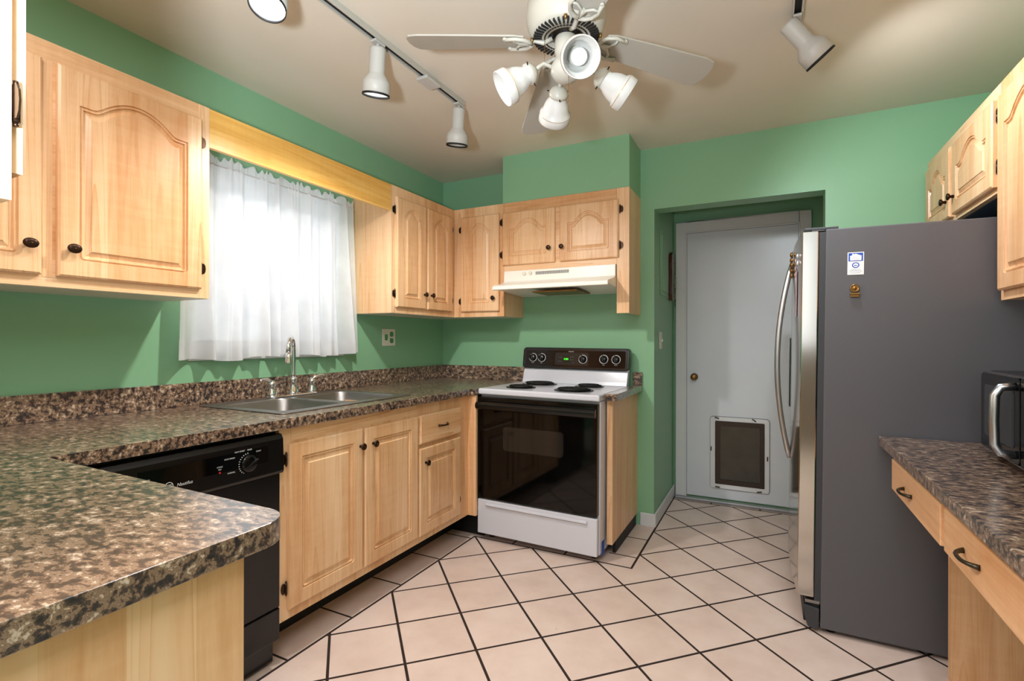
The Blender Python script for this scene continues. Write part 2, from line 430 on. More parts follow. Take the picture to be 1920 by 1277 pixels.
# window in the left wall
w1 = st(MB().slab([[(WY0+.002, WZ0+.022), (WY1-.002, WZ0+.022), (WY1-.002, WZ1-.002), (WY0+.002, WZ1-.002)], [(WY0+.045, WZ0+.065), (WY1-.045, WZ0+.065), (WY1-.045, WZ1-.045), (WY0+.045, WZ1-.045)]],
          lambda u, v, w: (w, u, v), -0.125, -0.075).build('window_1', WHITEP, bevel=0.003))
ym = -1.50
MB().box(-0.12, -0.08, ym-0.025, ym+0.025, WZ0+.065, WZ1-.045).box(-0.115, -0.085, WY0+.045, ym, 1.585, 1.62).build('sash_bar', WHITEP, w1, bevel=0.002)
MB().box(-0.103, -0.099, WY0+.045, ym-.025, WZ0+.065, WZ1-.045).build('pane', GLASS, w1)
MB().box(-0.103, -0.099, ym+.025, WY1-.045, WZ0+.065, WZ1-.045).build('pane', GLASS, w1)
MB().box(-0.139, 0.012, WY0+.002, WY1-.002, WZ0+.001, WZ0+.02).build('window_sill', WHITEP, w1, bevel=0.003)

# door at the back of the recess
d1 = st(MB().box(1.748, 2.494, RY-.030, RY-.001, 0.028, 2.028).build('door_1', DOORP, bevel=0.003))
cs = MB()
for (a, b, c, d) in ((1.667, 1.745, 0.001, 2.115), (2.497, 2.573, 0.001, 2.115), (1.745, 2.497, 2.032, 2.115)): cs.box(a, b, RY-.040, RY-.001, c, d)
cs.box(1.738, 1.748, RY-.046, RY-.03, 0.001, 2.035).box(2.494, 2.504, RY-.046, RY-.03, 0.001, 2.035).box(1.738, 2.504, RY-.046, RY-.03, 2.028, 2.038)
cs.build('door_casing', WHITEP, d1, bevel=0.003)
kb = MB().lathe([(.027, 0), (.027, .004), (.011, .006), (.010, .022), (.020, .028), (.0245, .040), (.021, .052), (.010, .055), (0, .055)], frame((1.803, RY-.030, .932), (0, -1, 0)), 20)
kb.build('door_knob', BRASSY, d1)
pf = MB().slab([rrect(1.918, 2.314, .108, .640, .02), rrect(1.952, 2.284, .140, .610, .008)], lambda u, v, w: (u, w, v), RY-.044, RY-.030)
pf = pf.build('pet_door', WHITEP, d1, bevel=0.003)
MB().slab([rrect(1.9155, 2.3165, .1055, .6425, .022), rrect(1.925, 2.307, .115, .633, .015)], lambda u, v, w: (u, w, v), RY-.036, RY-.0302).build('sealant_edge', DGREY, pf)
MB().slab([rrect(1.953, 2.283, .141, .609, .006), rrect(1.985, 2.252, .175, .578, .006)], lambda u, v, w: (u, w, v), RY-.047, RY-.031).build('flap_frame', PETFRAME, pf, bevel=0.002)
MB().slab([rrect(1.986, 2.251, .176, .577, .004)], lambda u, v, w: (u, w, v), RY-.038, RY-.032).build('flap', PETFLAP, pf)
cl = MB()
for (cx, cz, ang) in ((1.965, .632, .3), (2.215, .630, .6), (1.925, .40, 1.6), (2.302, .36, 1.6), (1.97, .118, .1), (2.25, .116, -.2)):
    m = Matrix.Translation((cx, RY-.046, cz)) @ Matrix.Rotation(ang, 4, 'Y'); cl.box(-.016, .016, -.004, 0, -.004, .004, m)
cl.build('frame_clip', PEWTER, pf)
st(MB().box(1.668, 2.573, RY-.085, RY-.048, 0.0005, 0.022).build('trim_2', THRESH, bevel=0.006))

# ---------------------------------------------------------------- cabinet parts
def arch_outline(w, h, kind, m, d=0.0, n=40):
    """outline of the raised panel moulding, moved inward by d"""
    if kind == 'arch':
        mt_sh, mt_pk = min(.112, .060+.15*w), .050
        ml = m if w > 0.35 else max(.045, w*.22)
    else:
        mt_sh = mt_pk = m; ml = m
    x0, x1 = ml, w-ml; z0 = m+d; rc = max(.014-d, .0008)
    top = lambda x: h-d-mt_sh+(mt_sh-mt_pk)*bump((x-w/2)/((.80 if w > .35 else .97)*(x1-x0)/2-(.40 if w > .35 else .62)*d))
    X0, X1 = x0+d, x1-d; k = 5; pts = []
    def corner(cx, cz, a0):
        return [(cx+rc*math.cos(rad(a0+90*i/k)), cz+rc*math.sin(rad(a0+90*i/k))) for i in range(k+1)]
    pts += corner(X0+rc, z0+rc, 180)+corner(X1-rc, z0+rc, 270)
    pts += [(X1, top(X1)-.006)]
    pts += [(X1-(X1-X0)*i/n, top(X1-(X1-X0)*i/n)) for i in range(n+1)]
    pts += [(X0, top(X0)-.006)]
    return pts
def bump(q):
    q = abs(q)
    return 1-1.25*q*q if q < .8 else (.2*(1-(q-.8)/.2)**2 if q < 1 else 0)
def panel_door(name, parent, O, U, N, w, h, mat, kind='arch', m=.055, t=.019):
    """door with raised panel ; O lower corner at the back, U along the width, N out of the face"""
    O, U, N = Vector(O), Vector(U), Vector(N); Z = Vector((0, 0, 1)); b = MB()
    P = lambda u, v, d: O+U*u+Z*v+N*d
    if h < .2:                                                     # slab drawer front
        e = .008
        R = [[(0, 0), (w, 0), (w, h), (0, h)], [(e, e), (w-e, e), (w-e, h-e), (e, h-e)]]
        vs = [P(u, v, 0) for u, v in R[0]]+[P(u, v, t-.006) for u, v in R[0]]+[P(u, v, t) for u, v in R[1]]
        fs = [(3, 2, 1, 0), (8, 9, 10, 11)]+[(i, (i+1) % 4, 4+(i+1) % 4, 4+i) for i in range(4)]+[(4+i, 4+(i+1) % 4, 8+(i+1) % 4, 8+i) for i in range(4)]
        b.add(vs, fs); return b.build(name, mat, parent)
    out = arch_outline(w, h, kind, m); n = len(out)
    e = .006
    res = []
    for i, (u, v) in enumerate(out):
        if i < 3: p = (e, v if i else v)
        elif i < 6: p = (u, e)
        elif i < 9: p = (u, e)
        elif i < 12: p = (w-e, v)
        elif i == 12: p = (w-e, v)
        elif i < n-1: p = (u, h-e)
        else: p = (e, v)
        res.append(p)
    # corners
    vs = []; fs = []
    ringA = [P(u, v, t) for u, v in res]; ringB = [P(u, v, t) for u, v in out]
    b.add(ringA+ringB, [(i, (i+1) % n, n+(i+1) % n, n+i) for i in range(n) if i not in (2, 8, 12, n-2)])
    for i, c in ((2, (e, e)), (8, (w-e, e)), (12, (w-e, h-e)), (n-2, (e, h-e))):
        j = (i+1) % n
        b.add([ringA[i], P(c[0], c[1], t), ringA[j], ringB[j], ringB[i]], [(0, 1, 2, 3, 4)])
    prof = [(0, t), (.002, t-.0055), (.0050, t-.0055), (.0065, t-.0020), (.0100, t-.0020), (.0125, t-.0088), (.0185, t-.0095), (.032, t-.0030), (.0335, t-.0002), (.036, t-.0001)]
    prev = out; pr = [P(u, v, t) for u, v in out]
    for k in range(1, len(prof)):
        cur = arch_outline(w, h, kind, m, prof[k][0]); cr = [P(u, v, prof[k][1]) for u, v in cur]
        b.add(pr+cr, [(i, (i+1) % n, n+(i+1) % n, n+i) for i in range(n)]); pr = cr
    b.add(pr, [tuple(range(n))])
    # outer edge, back
    R = [(0, 0), (w, 0), (w, h), (0, h)]; I = [(e, e), (w-e, e), (w-e, h-e), (e, h-e)]
    # insert border points so the mesh closes
    order = [(e, e)]+[r for r in res[3:9]]+[(w-e, e)]+[r for r in res[9:13]]+[(w-e, h-e)]+[r for r in res[13:n-1]]+[(e, h-e)]+[res[n-1]]+[r for r in res[0:3]]
    m2 = len(order)
    def outp(p):
        u, v = p
        return (0 if u <= e+1e-6 else (w if u >= w-e-1e-6 else u), 0 if v <= e+1e-6 else (h if v >= h-e-1e-6 else v))
    A = [P(u, v, t) for u, v in order]; B = [P(*outp(p), t-.005) for p in order]; D = [P(*outp(p), 0) for p in order]
    b.add(A+B+D, [(i, (i+1) % m2, m2+(i+1) % m2, m2+i) for i in range(m2)]+[(m2+i, m2+(i+1) % m2, 2*m2+(i+1) % m2, 2*m2+i) for i in range(m2)])
    b.add(D, [tuple(range(m2))])
    return b.build(name, mat, parent)
def knob(parent, p, N, oval=1.25):
    m = frame(p, N)
    k = MB().lathe([(.007, 0), (.006, .012), (.013, .016), (.0155, .020), (.0145, .0245), (.009, .0265), (0, .027)], m @ Matrix.Scale(oval, 4, (1, 0, 0)), 18).build('knob', BRONZE, parent)
    d = MB()
    for i in range(6):
        a = i*PI/3; d.lathe([(.0022, 0), (.0016, .0012), (0, .0014)], m @ Matrix.Translation((.0085*oval*math.cos(a), .0085*math.sin(a), .0250)), 6)
    d.lathe([(.0028, 0), (0, .0016)], m @ Matrix.Translation((0, 0, .0268)), 6)
    d.build('knob_inlay', BRASSY, k)
def hinge(parent, p, N, U):
    """barrel hinge on the frame ; U = horizontal direction of the plate"""
    p, N, U = Vector(p), Vector(N), Vector(U); b = MB()
    b.cyl(p+N*.004-Vector((0, 0, .022)), p+N*.004+Vector((0, 0, .022)), .0042, 10)
    for z in (-.027, .0225): b.cyl(p+N*.004+Vector((0, 0, z)), p+N*.004+Vector((0, 0, z+.005)), .0028, 8)
    q = p+U*.010
    n = 10; poly = []
    for i in range(n):
        a = 2*PI*i/n; poly.append((.010*math.cos(a), .021*math.sin(a)))
    b.prism(poly, lambda u, v, w: q+U*u+Vector((0, 0, v))+N*w, 0, .0022)
    b.build('hinge', BRONZE, parent)
def pull(parent, p, N, U, L=.085, mat=None):
    """bow handle"""
    p, N, U = Vector(p), Vector(N), Vector(U)
    pts = []
    for i in range(13):
        s = -1+2*i/12; pts.append(p+U*(s*L/2)+N*(.024*(1-abs(s)**3.0)+.001))
    rr = [.0045+.0025*abs(-1+2*i/12)**4 for i in range(13)]
    MB().tube(pts, rr, 8).build('handle', mat or PEWTER, parent)

PX, NX, PY, NY = Vector((1, 0, 0)), Vector((-1, 0, 0)), Vector((0, 1, 0)), Vector((0, -1, 0))
def face_frame_x(parent, x0, x1, y0, y1, z0, z1, openings, mat=None):
    """frame facing +x or -x"""
    loops = [[(y0, z0), (y1, z0), (y1, z1), (y0, z1)]]+[[(a, c), (b, c), (b, d), (a, d)] for a, b, c, d in openings]
    return MB().slab(loops, lambda u, v, w: (w, u, v), x0, x1).build('face_frame', WZ, parent)

FX = .303                                                            # front of wall cabinets
UB, UT = 1.370, 2.134
# --- wall cabinet left of the window
t = thing('wall_cabinet', 'wide two-door maple wall cabinet left of the window, with one large arched door', 'cabinet', (0, -2.57, UB))
MB().box(.001, FX-.02, -3.05, -2.077, UB, UT).build('carcass', WZ, t)
MB().box(FX-.02, FX, -3.05, -2.077, UB, UT).build('face_frame', WY, t)
MB().box(FX, FX+.001, -2.119, -2.077, UB, UT).build('stile', WZ, t)
MB().box(FX, FX+.001, -2.60, -2.575, UB+.03, UT-.06).build('stile', WZ, t)
MB().box(.002, FX-.003, -3.049, -2.08, UB-.0015, UB-.0002).build('underside', PLATE, t)
d = panel_door('door', t, (FX+.001, -2.567, 1.405), PY, PX, .452, .667, WZ)
knob(d, (FX+.020, -2.533, 1.494), PX); hinge(d, (FX+.002, -2.112, 1.985), PX, PY); hinge(d, (FX+.002, -2.112, 1.487), PX, PY)
d = panel_door('door', t, (FX+.001, -3.046, 1.405), PY, PX, .440, .667, WZ)
knob(d, (FX+.020, -2.640, 1.494), PX)
# --- valance board over the window
vb = MB().box(FX-.022, FX-.001, -2.0765, -.9785, 1.978, 2.1335).build('valance', VAL, bevel=.0015)
tag(vb, 'plain maple valance board spanning the top of the window between the wall cabinets', 'valance')
# --- corner cabinet right of the window
t = thing('wall_cabinet', 'maple corner wall cabinet right of the window with two narrow arched doors', 'cabinet', (0, -.64, UB))
MB().box(.001, FX-.02, -.977, -.001, UB, UT).build('carcass', WZ, t)
MB().box(FX-.02, FX, -.977, -.3025, UB, UT).build('face_frame', WZ, t)
MB().box(.002, FX-.003, -.975, -.003, UB-.0015, UB-.0002).build('underside', PLATE, t)
d = panel_door('door', t, (FX+.001, -.944, 1.406), PY, PX, .292, .664, WZ); knob(d, (FX+.020, -.678, 1.500), PX, 1)
hinge(d, (FX+.002, -.951, 1.990), PX, NY); hinge(d, (FX+.002, -.951, 1.487), PX, NY)
d = panel_door('door', t, (FX+.001, -.637, 1.406), PY, PX, .292, .664, WZ); knob(d, (FX+.020, -.603, 1.500), PX, 1)
hinge(d, (FX+.002, -.338, 1.990), PX, PY); hinge(d, (FX+.002, -.338, 1.487), PX, PY)
# --- single-door cabinet on the back wall
FYB = -.302
t = thing('wall_cabinet', 'narrow single-door maple wall cabinet left of the range hood', 'cabinet', (.5, 0, UB))
MB().box(FX+.001, .706, FYB+.02, -.001, UB, UT).build('carcass', WZ, t)
MB().box(FX+.001, .706, FYB, FYB+.02, UB, UT).build('face_frame', WZ, t)
MB().box(FX+.004, .704, FYB+.003, -.003, UB-.0015, UB-.0002).build('underside', PLATE, t)
d = panel_door('door', t, (.370, FYB-.001, 1.406), PX, NY, .304, .662, WZ); knob(d, (.638, FYB-.020, 1.495), NY, 1)
hinge(d, (.364, FYB-.002, 1.985), NY, NX); hinge(d, (.364, FYB-.002, 1.480), NY, NX)
# --- cabinet over the hood with the long end panel
t = thing('wall_cabinet', 'short two-door maple cabinet above the white range hood with a long right end panel', 'cabinet', (1.1, 0, 1.672))
MB().box(.707, 1.480, FYB+.02, -.001, 1.672, UT).build('carcass', WX, t)
MB().box(.707, 1.481, FYB, FYB+.02, 1.672, UT).build('face_frame', WX, t)
MB().box(1.482, 1.557, FYB, FYB+.02, UB+.003, UT).box(1.538, 1.557, FYB+.02, -.001, UB+.003, UT).build('end_panel', WZ, t)
for x0, hx, kx, sgn in ((.701, .694, 1.046, -1), (1.114, 1.502, 1.133, 1)):
    d = panel_door('door', t, (x0, FYB-.001, 1.712), PX, NY, .379, .353, WZ); knob(d, (kx, FYB-.020, 1.803), NY, 1)
    U = PX*sgn; hinge(d, (hx, FYB-.002, 2.005), NY, U); hinge(d, (hx, FYB-.002, 1.785), NY, U)
# --- cabinet hanging over the peninsula, close to the camera
t = thing('wall_cabinet', 'maple cabinet end hanging over the peninsula at the left picture edge', 'cabinet', (.9, -3.2, UB))
MB().box(.32, 1.503, -3.42, -3.0705, UB, UT).build('carcass', WZ, t)
d = panel_door('door', t, (1.490, -3.070, 1.406), NX, PY, .50, .662, WZ); hinge(d, (1.498, -3.069, 1.487), PY, PX); hinge(d, (1.498, -3.069, 1.985), PY, PX)
# --- cabinets on the right wall
FR = 3.048
t = thing('wall_cabinet', 'short two-door maple cabinet above the grey refrigerator', 'cabinet', (3.2, -.45, 1.74))
MB().box(FR+.02, XR-.001, -.930, -.001, 1.745, UT).build('carcass', WY, t)
MB().box(FR, FR+.02, -.930, -.001, 1.745, UT).build('face_frame', WY, t)
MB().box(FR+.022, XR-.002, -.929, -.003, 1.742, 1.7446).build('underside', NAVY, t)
d = panel_door('door', t, (FR-.001, -.040, 1.765), NY, NX, .380, .315, WZ); knob(d, (FR-.020, -.385, 1.840), NX, 1)
d = panel_door('door', t, (FR-.001, -.455, 1.765), NY, NX, .452, .315, WZ); knob(d, (FR-.020, -.490, 1.840), NX, 1)
hinge(d, (FR-.002, -.916, 2.02), NX, NY); hinge(d, (FR-.002, -.916, 1.835), NX, NY)
t = thing('wall_cabinet', 'tall maple wall cabinet above the microwave at the right picture edge', 'cabinet', (3.2, -1.5, UB))
MB().box(FR+.02, XR-.001, -2.35, -.932, 1.352, UT).build('carcass', WZ, t)
MB().box(FR, FR+.02, -2.35, -.932, 1.352, UT).build('face_frame', WZ, t)
d = panel_door('door', t, (FR-.001, -.957, 1.385), NY, NX, .46, .690, WZ)
d = panel_door('door', t, (FR-.001, -1.445, 1.385), NY, NX, .46, .690, WZ)

# ---------------------------------------------------------------- base cabinets
CF = .684
t = thing('base_cabinet', 'maple sink base cabinet with two tall raised-panel doors under the steel sink', 'cabinet', (.34, -1.64, 0))
MB().box(CF-.02, CF, -2.052, -1.2285, .150, .875).build('face_frame', WZ, t)
MB().box(CF, CF+.001, -2.00, -1.23, .822, .875).build('top_rail', WY, t)
MB().box(.02, CF-.02, -2.052, -2.034, .150, .875).box(.02, CF-.02, -1.247, -1.2285, .150, .875).box(.02, CF-.02, -2.034, -1.247, .150, .168).build('carcass', WZ, t)
MB().box(.490, .508, -2.052, -1.2285, 0.001, .149).build('toe_kick', BLACKM, t)
d = panel_door('door', t, (CF+.001, -2.018, .190), PY, PX, .385, .624, WZ, 'rect'); knob(d, (CF+.020, -1.652, .738), PX, 1)
hinge(d, (CF+.002, -2.025, .757), PX, NY); hinge(d, (CF+.002, -2.025, .272), PX, NY)
d = panel_door('door', t, (CF+.001, -1.620, .190), PY, PX, .383, .622, WZ, 'rect'); knob(d, (CF+.020, -1.572, .737), PX, 1)
t = thing('base_cabinet', 'narrow maple base cabinet with one drawer above a small door beside the stove', 'cabinet', (.34, -.97, 0))
MB().box(CF-.02, CF, -1.2275, -.724, .150, .875).build('face_frame', WZ, t)
MB().box(CF-.01, .739, -.724, -.705, .150, .875).build('corner_filler', WZ, t)
MB().box(.02, CF-.02, -1.2275, -1.21, .150, .875).box(.02, CF-.02, -.742, -.724, .150, .875).box(.02, CF-.02, -1.21, -.742, .150, .168).build('carcass', WZ, t)
MB().box(.490, .508, -1.2275, -.61, 0.001, .149).box(.508, .739, -.628, -.61, 0.001, .149).build('toe_kick', BLACKM, t)
d = panel_door('drawer', t, (CF+.001, -1.218, .665), PY, PX, .388, .150, WY); pull(d, (CF+.020, -1.02, .742), PX, PY, .085, BRONZE)
d = panel_door('door', t, (CF+.001, -1.222, .187), PY, PX, .384, .456, WZ, 'rect'); knob(d, (CF+.020, -1.176, .565), PX, 1)
hinge(d, (CF+.002, -.831, .27), PX, PY)
# --- end cabinet right of the stove
t = thing('base_cabinet', 'slim maple end cabinet closing the right side of the stove', 'cabinet', (1.53, -.3, 0))
MB().box(1.5085, 1.540, -.600, -.582, .078, .875).box(1.523, 1.540, -.582, -.001, .078, .875).build('end_panel', WZ, t)
MB().box(1.516, 1.534, -.51, -.015, 0.001, .077).build('toe_kick', BLACKM, t)
# --- peninsula cabinet
t = thing('base_cabinet', 'plain maple end panel of the peninsula in the lower left foreground', 'cabinet', (1.2, -3.1, 0))
MB().box(.72, 1.556, -3.52, -2.823, .001, .875).build('carcass', WZ, t)
MB().box(1.556, 1.576, -3.52, -2.823, .001, .875).build('end_panel', WZ, t)

# ---------------------------------------------------------------- worktops
CT0, CT1 = .8765, .914
r = .06
pen = [(.001, -.0015), (.001, -3.50), (1.603, -3.50), (1.600, -2.745-r)]
for i in range(1, 8):
    a = PI/2*i/8; pen.append((1.600-r+r*math.cos(a), -2.745-r+r*math.sin(a)))
pen += [(1.600-r, -2.745), (.715, -2.740), (.715, -.735), (.7375, -.735), (.7375, -.0015)]
ct = thing('countertop', 'brown granite-pattern laminate countertop running along the sink wall and over the peninsula', 'countertop', (.3, -1.6, CT0))
MB().slab([pen[::-1], [(.09, -1.96), (.605, -1.96), (.605, -1.21), (.09, -1.21)]], XY, CT0, CT1).build('worktop', LAM, ct, bevel=.003)
MB().box(.0008, .020, -3.50, -.0015, CT1+.0005, 1.014).box(.020, .770, -.020, -.0015, CT1+.0005, 1.014).build('backsplash', LAM, ct, bevel=.002)
ct = thing('countertop', 'small brown laminate countertop end strip right of the stove', 'countertop', (1.53, -.3, CT0))
q = [(1.512, -.0015), (1.512, -.655), (1.548, -.655)]+[(1.548+.025*math.sin(a), -.630-.025*math.cos(a)) for a in (.4, .8, 1.2)]+[(1.573, -.625), (1.573, -.0015)]
MB().slab([q], XY, CT0, CT1).build('worktop', LAM, ct, bevel=.002)
MB().box(1.512, 1.573, -.020, -.0015, CT1+.0005, 1.0).build('backsplash', LAM, ct, bevel=.002)

# ---------------------------------------------------------------- sink and faucet
t = thing('kitchen_sink', 'double-bowl stainless steel sink set in the brown countertop under the window', 'sink', (.35, -1.585, .914))
SB = [(.165, .565, -1.935, -1.605), (.165, .565, -1.565, -1.235)]
MB().slab([rrect(.072, .622, -1.985, -1.187, .025)]+[rrect(*b_, .05)[::-1] for b_ in SB], XY, .9145, .9185).build('rim', STEEL, t, bevel=.0015)
for b_ in SB:
    m = MB(); prev = None
    for z, ins, rr_ in ((.9185, 0, .05), (.912, .004, .05), (.80, .014, .055), (.765, .022, .06), (.748, .045, .07), (.743, .08, .06)):
        lp = [Vector((x, y, z)) for x, y in rrect(b_[0]+ins, b_[1]-ins, b_[2]+ins, b_[3]-ins, rr_)]
        if prev: m.add(prev+lp, [(i, (i+1) % len(lp), len(lp)+(i+1) % len(lp), len(lp)+i) for i in range(len(lp))], True)
        prev = lp
    m.add(prev, [tuple(range(len(prev)))])
    bo = m.build('bowl', STEEL, t)
    MB().lathe([(.042, 0), (.042, .003), (.032, .004), (.028, .001), (0, .001)], Matrix.Translation(((b_[0]+b_[1])/2, (b_[2]+b_[3])/2, .7435)), 20).build('drain', CHROME, bo)
t = thing('faucet', 'chrome gooseneck faucet with two lever handles on the back of the sink', 'faucet', (.115, -1.515, .919))
MB().prism(rrect(.085, .145, -1.665, -1.370, .028), XY, .919, .930).build('base_plate', CHROME, t, bevel=.004)
m = MB().lathe([(.024, 0), (.024, .012), (.017, .03), (.015, .06), (.019, .068), (.019, .078), (.013, .086)], Matrix.Translation((.112, -1.512, .930)), 20)
pts = [Vector((.112, -1.512, 1.0+i*.03)) for i in range(6)]; dirv = Vector((.62, -.78, 0)).normalized()
for i in range(1, 13):
    a = PI*i/13*1.02; pts.append(Vector((.112, -1.512, 1.158)) + dirv*(.058*(1-math.cos(a))) + Vector((0, 0, .060*math.sin(a))))
pts.append(pts[-1]+Vector((0, 0, -.028)))
m.tube(pts, .0115, 12)
e = pts[-1]; m.lathe([(.0125, 0), (.014, -.02), (.0165, -.045), (.0175, -.05), (0, -.05)], Matrix.Translation(e), 16)
m.build('spout', CHROME, t)
for y, dy in ((-1.640, -1), (-1.395, 1)):
    m = MB().lathe([(.024, 0), (.023, .012), (.016, .026), (.014, .045), (.019, .052), (.018, .062), (.010, .074), (0, .076)], Matrix.Translation((.114, y, .930)), 18)
    m.tube([(.114, y, .992), (.118, y+dy*.014, 1.005), (.124, y+dy*.04, 1.013), (.128, y+dy*.066, 1.012), (.130, y+dy*.080, 1.008)], [.007, .008, .0085, .008, .006], 10)
    m.build('handle', CHROME, t)

# ---------------------------------------------------------------- dishwasher
t = thing('dishwasher', 'black built-in dishwasher under the countertop left of the sink cabinet', 'dishwasher', (.4, -2.36, 0))
DA, DB = -2.655, -2.056
MB().box(.06, .668, DA, DB, .12, .868).build('tub', BLACKM, t)
MB().box(.669, .698, DA+.002, DB-.002, .222, .716).build('door', BLACK, t, bevel=.004)
cp = MB().prism([(.669, .719), (.716, .719), (.720, .730), (.716, .845), (.705, .862), (.669, .862)], lambda u, v, w: (u, w, v), DA+.002, DB-.002).build('control_panel', BLACK, t, bevel=.003)
MB().box(.7165, .7185, -2.54, -2.125, .738, .828).build('fascia', BLACKG, cp)
fm = lambda y, z: frame((.7187, y, z), PX)
dl = MB().lathe([(.030, 0), (.030, .006), (.027, .010), (.020, .012), (0, .012)], fm(-2.200, .783), 28).build('dial', BLACKG, cp)
MB().box(-.003, .003, -.026, .026, .012, .022, fm(-2.200, .783) @ Matrix.Rotation(-1.05, 4, 'Z')).build('dial_grip', BLACK, dl, bevel=.001)
tk = MB()
for k in range(14):
    a = rad(95+k*13); m4 = fm(-2.200, .783) @ Matrix.Rotation(a, 4, 'Z'); tk.box(.033, .037, -.0012, .0012, 0, .0005, m4)
tk.build('dial_marks', LETTER, cp)
for txt, y, z, s in (('HOT START', -2.232, .829, .0068), ('RINSE', -2.196, .829, .0065), ('START', -2.162, .818, .0065), ('POTS WASH', -2.268, .812, .0065), ('NORMAL', -2.262, .765, .0065), ('LIGHT WASH', -2.258, .745, .0065), ('CYCLE', -2.302, .792, .0065), ('ON', -2.302, .784, .0065)):
    lettering('dial_lettering', txt, s, fm(y, z), LETTER, cp)
MB().box(-.003, .003, -.003, .003, 0, .001, fm(-2.302, .774)).build('indicator', REDP, cp)
lettering('badge_lettering', 'Nautilus', .014, fm(-2.412, .768), LETTER, cp, shear=.2)
lettering('slogan_lettering', 'PowerScrub Wash System  \u2022  QuietPower Sound Package', .0078, fm(-2.442, .747), LETTER, cp)
lettering('option_lettering', 'ENERGY OPTIONS', .0085, fm(-2.545, .80), LETTER, cp)
nn = 28; o1 = [(.0125*math.cos(2*PI*i/nn), .0125*math.sin(2*PI*i/nn)) for i in range(nn)]; o2 = [(.0108*math.cos(-2*PI*i/nn), .0108*math.sin(-2*PI*i/nn)) for i in range(nn)]
rgm = fm(-2.458, .770)
MB().slab([o1, o2], lambda u, v, w: rgm @ Vector((u, v, w)), 0, .0006).build('badge_ring', LETTER, cp)
lettering('badge_monogram', 'GE', .0135, rgm, LETTER, cp, shear=.25, spacing=.8)
MB().box(.664, .700, DA+.004, DB-.004, .105, .219).box(.56, .664, DA+.004, DB-.004, .012, .11).build('access_panel', BLACK, t, bevel=.003)

# ---------------------------------------------------------------- stove (local coordinates, front-left foot at the origin)
t = thing('stove', 'white electric coil stove with black glass oven door and black backguard', 'stove', (.738, -.668, 0), (rad(0), rad(.35), rad(-.9)))
L = dict(local=True); SW = .755
MB().box(0, SW, 0, .62, .045, .880).build('body', ENAMEL, t, bevel=.004, **L)
for x, y, z in ((.05, .06, .002), (SW-.05, .06, .006), (.05, .56, .002), (SW-.05, .56, .006)): MB().cyl((x, y, z), (x, y, .046), .018).build('foot', BLACKM, t, **L)
MB().box(-.003, SW+.003, -.036, .60, .881, .917).build('cooktop', ENAMEL, t, bevel=.010, seg=3, **L)
def burner(x, y, R):
    z = .918
    p = MB().lathe([(R+.016, 0), (R+.018, .003), (R+.010, .004), (R+.004, .001), (.02, .0005), (0, .0005)], Matrix.Translation((x, y, z)), 32).build('drip_pan', PAN, t, **L)
    pts = []; turns = 4 if R > .085 else 3
    for i in range(turns*24+1):
        a = 2*PI*i/24; rr_ = .022+(R-.022)*i/(turns*24); pts.append((x+rr_*math.cos(a), y+rr_*math.sin(a), z+.010))
    MB().tube(pts, .0055, 6).build('coil', COIL, p, **L)
    s_ = MB()
    for k in range(3):
        a = k*2*PI/3; s_.box(0, R+.006, -.002, .002, .002, .006, Matrix.Translation((x, y, z)) @ Matrix.Rotation(a, 4, 'Z'))
    s_.build('coil_support', COIL, p, **L)
MB().box(SW+.0005, SW+.002, .03, .075, .03, .11).build('blue_tape', BLUE, t, **L)
burner(.20, .14, .075); burner(.20, .42, .098); burner(.545, .14, .098); burner(.545, .42, .075)
# backguard
MB().prism([(.545, .917), (.60, .917), (.62, 1.03), (.595, 1.03), (.575, 1.0), (.555, .94)], lambda u, v, w: (w, u, v), .006, SW-.006).build('riser', ENAMEL, t, bevel=.003, **L)
bgp = rrect(-.002, SW+.002, 1.015, 1.158, .022)
BT = Matrix.Translation((0, .560, 0))
bk = MB().prism(bgp, lambda u, v, w: (u, .560+w+.16*(v-1.015), v), 0, .055).build('backguard', BLACK, t, bevel=.006, seg=3, **L)
tilt = math.atan(.16)
bf = lambda u, v: Matrix.Translation((u, .5597+.16*(v-1.015), v)) @ Matrix.Rotation(rad(90)-tilt, 4, 'X')
def bplate(name, u0, u1, v0, v1, r_, mat, th, par, base=0.0):
    m4 = bf(0, 1.015); sc_ = 1/math.cos(tilt)
    return MB().prism(rrect(u0, u1, (v0-1.015)*sc_, (v1-1.015)*sc_, r_), lambda u, v, w: m4 @ Vector((u, v, w)), base, base+th).build(name, mat, par, **L)
gp = NT('backguard_steel'); gp.base('2a2522'); gp.set(.12, .85); BGS = gp.m
bplate('control_plate', .022, SW-.022, 1.030, 1.140, .006, BGS, .0012, bk)
bplate('console', .245, .485, 1.040, 1.125, .012, BLACK, .003, bk)
ds = bplate('clock_display', .305, .347, 1.068, 1.094, .002, BLACKG, .001, bk, .003)
lettering('clock_digits', '1:04', .020, bf(.326, 1.081) @ Matrix.Translation((0, 0, .0042)), LEDG, ds, local=True)
for u, v in ((.275, 1.092), (.290, 1.092), (.275, 1.066), (.290, 1.066), (.360, 1.095), (.377, 1.095), (.360, 1.078), (.377, 1.078), (.377, 1.058)):
    MB().box(-.0045, .0045, -.0035, .0035, 0, .0012, bf(u, v) @ Matrix.Translation((0, 0, .003))).build('touch_key', DGREY, bk, **L)
lettering('brand_lettering', 'Hotpoint', .010, bf(.360, 1.133) @ Matrix.Translation((0, 0, .0015)), LETTER, bk, local=True)
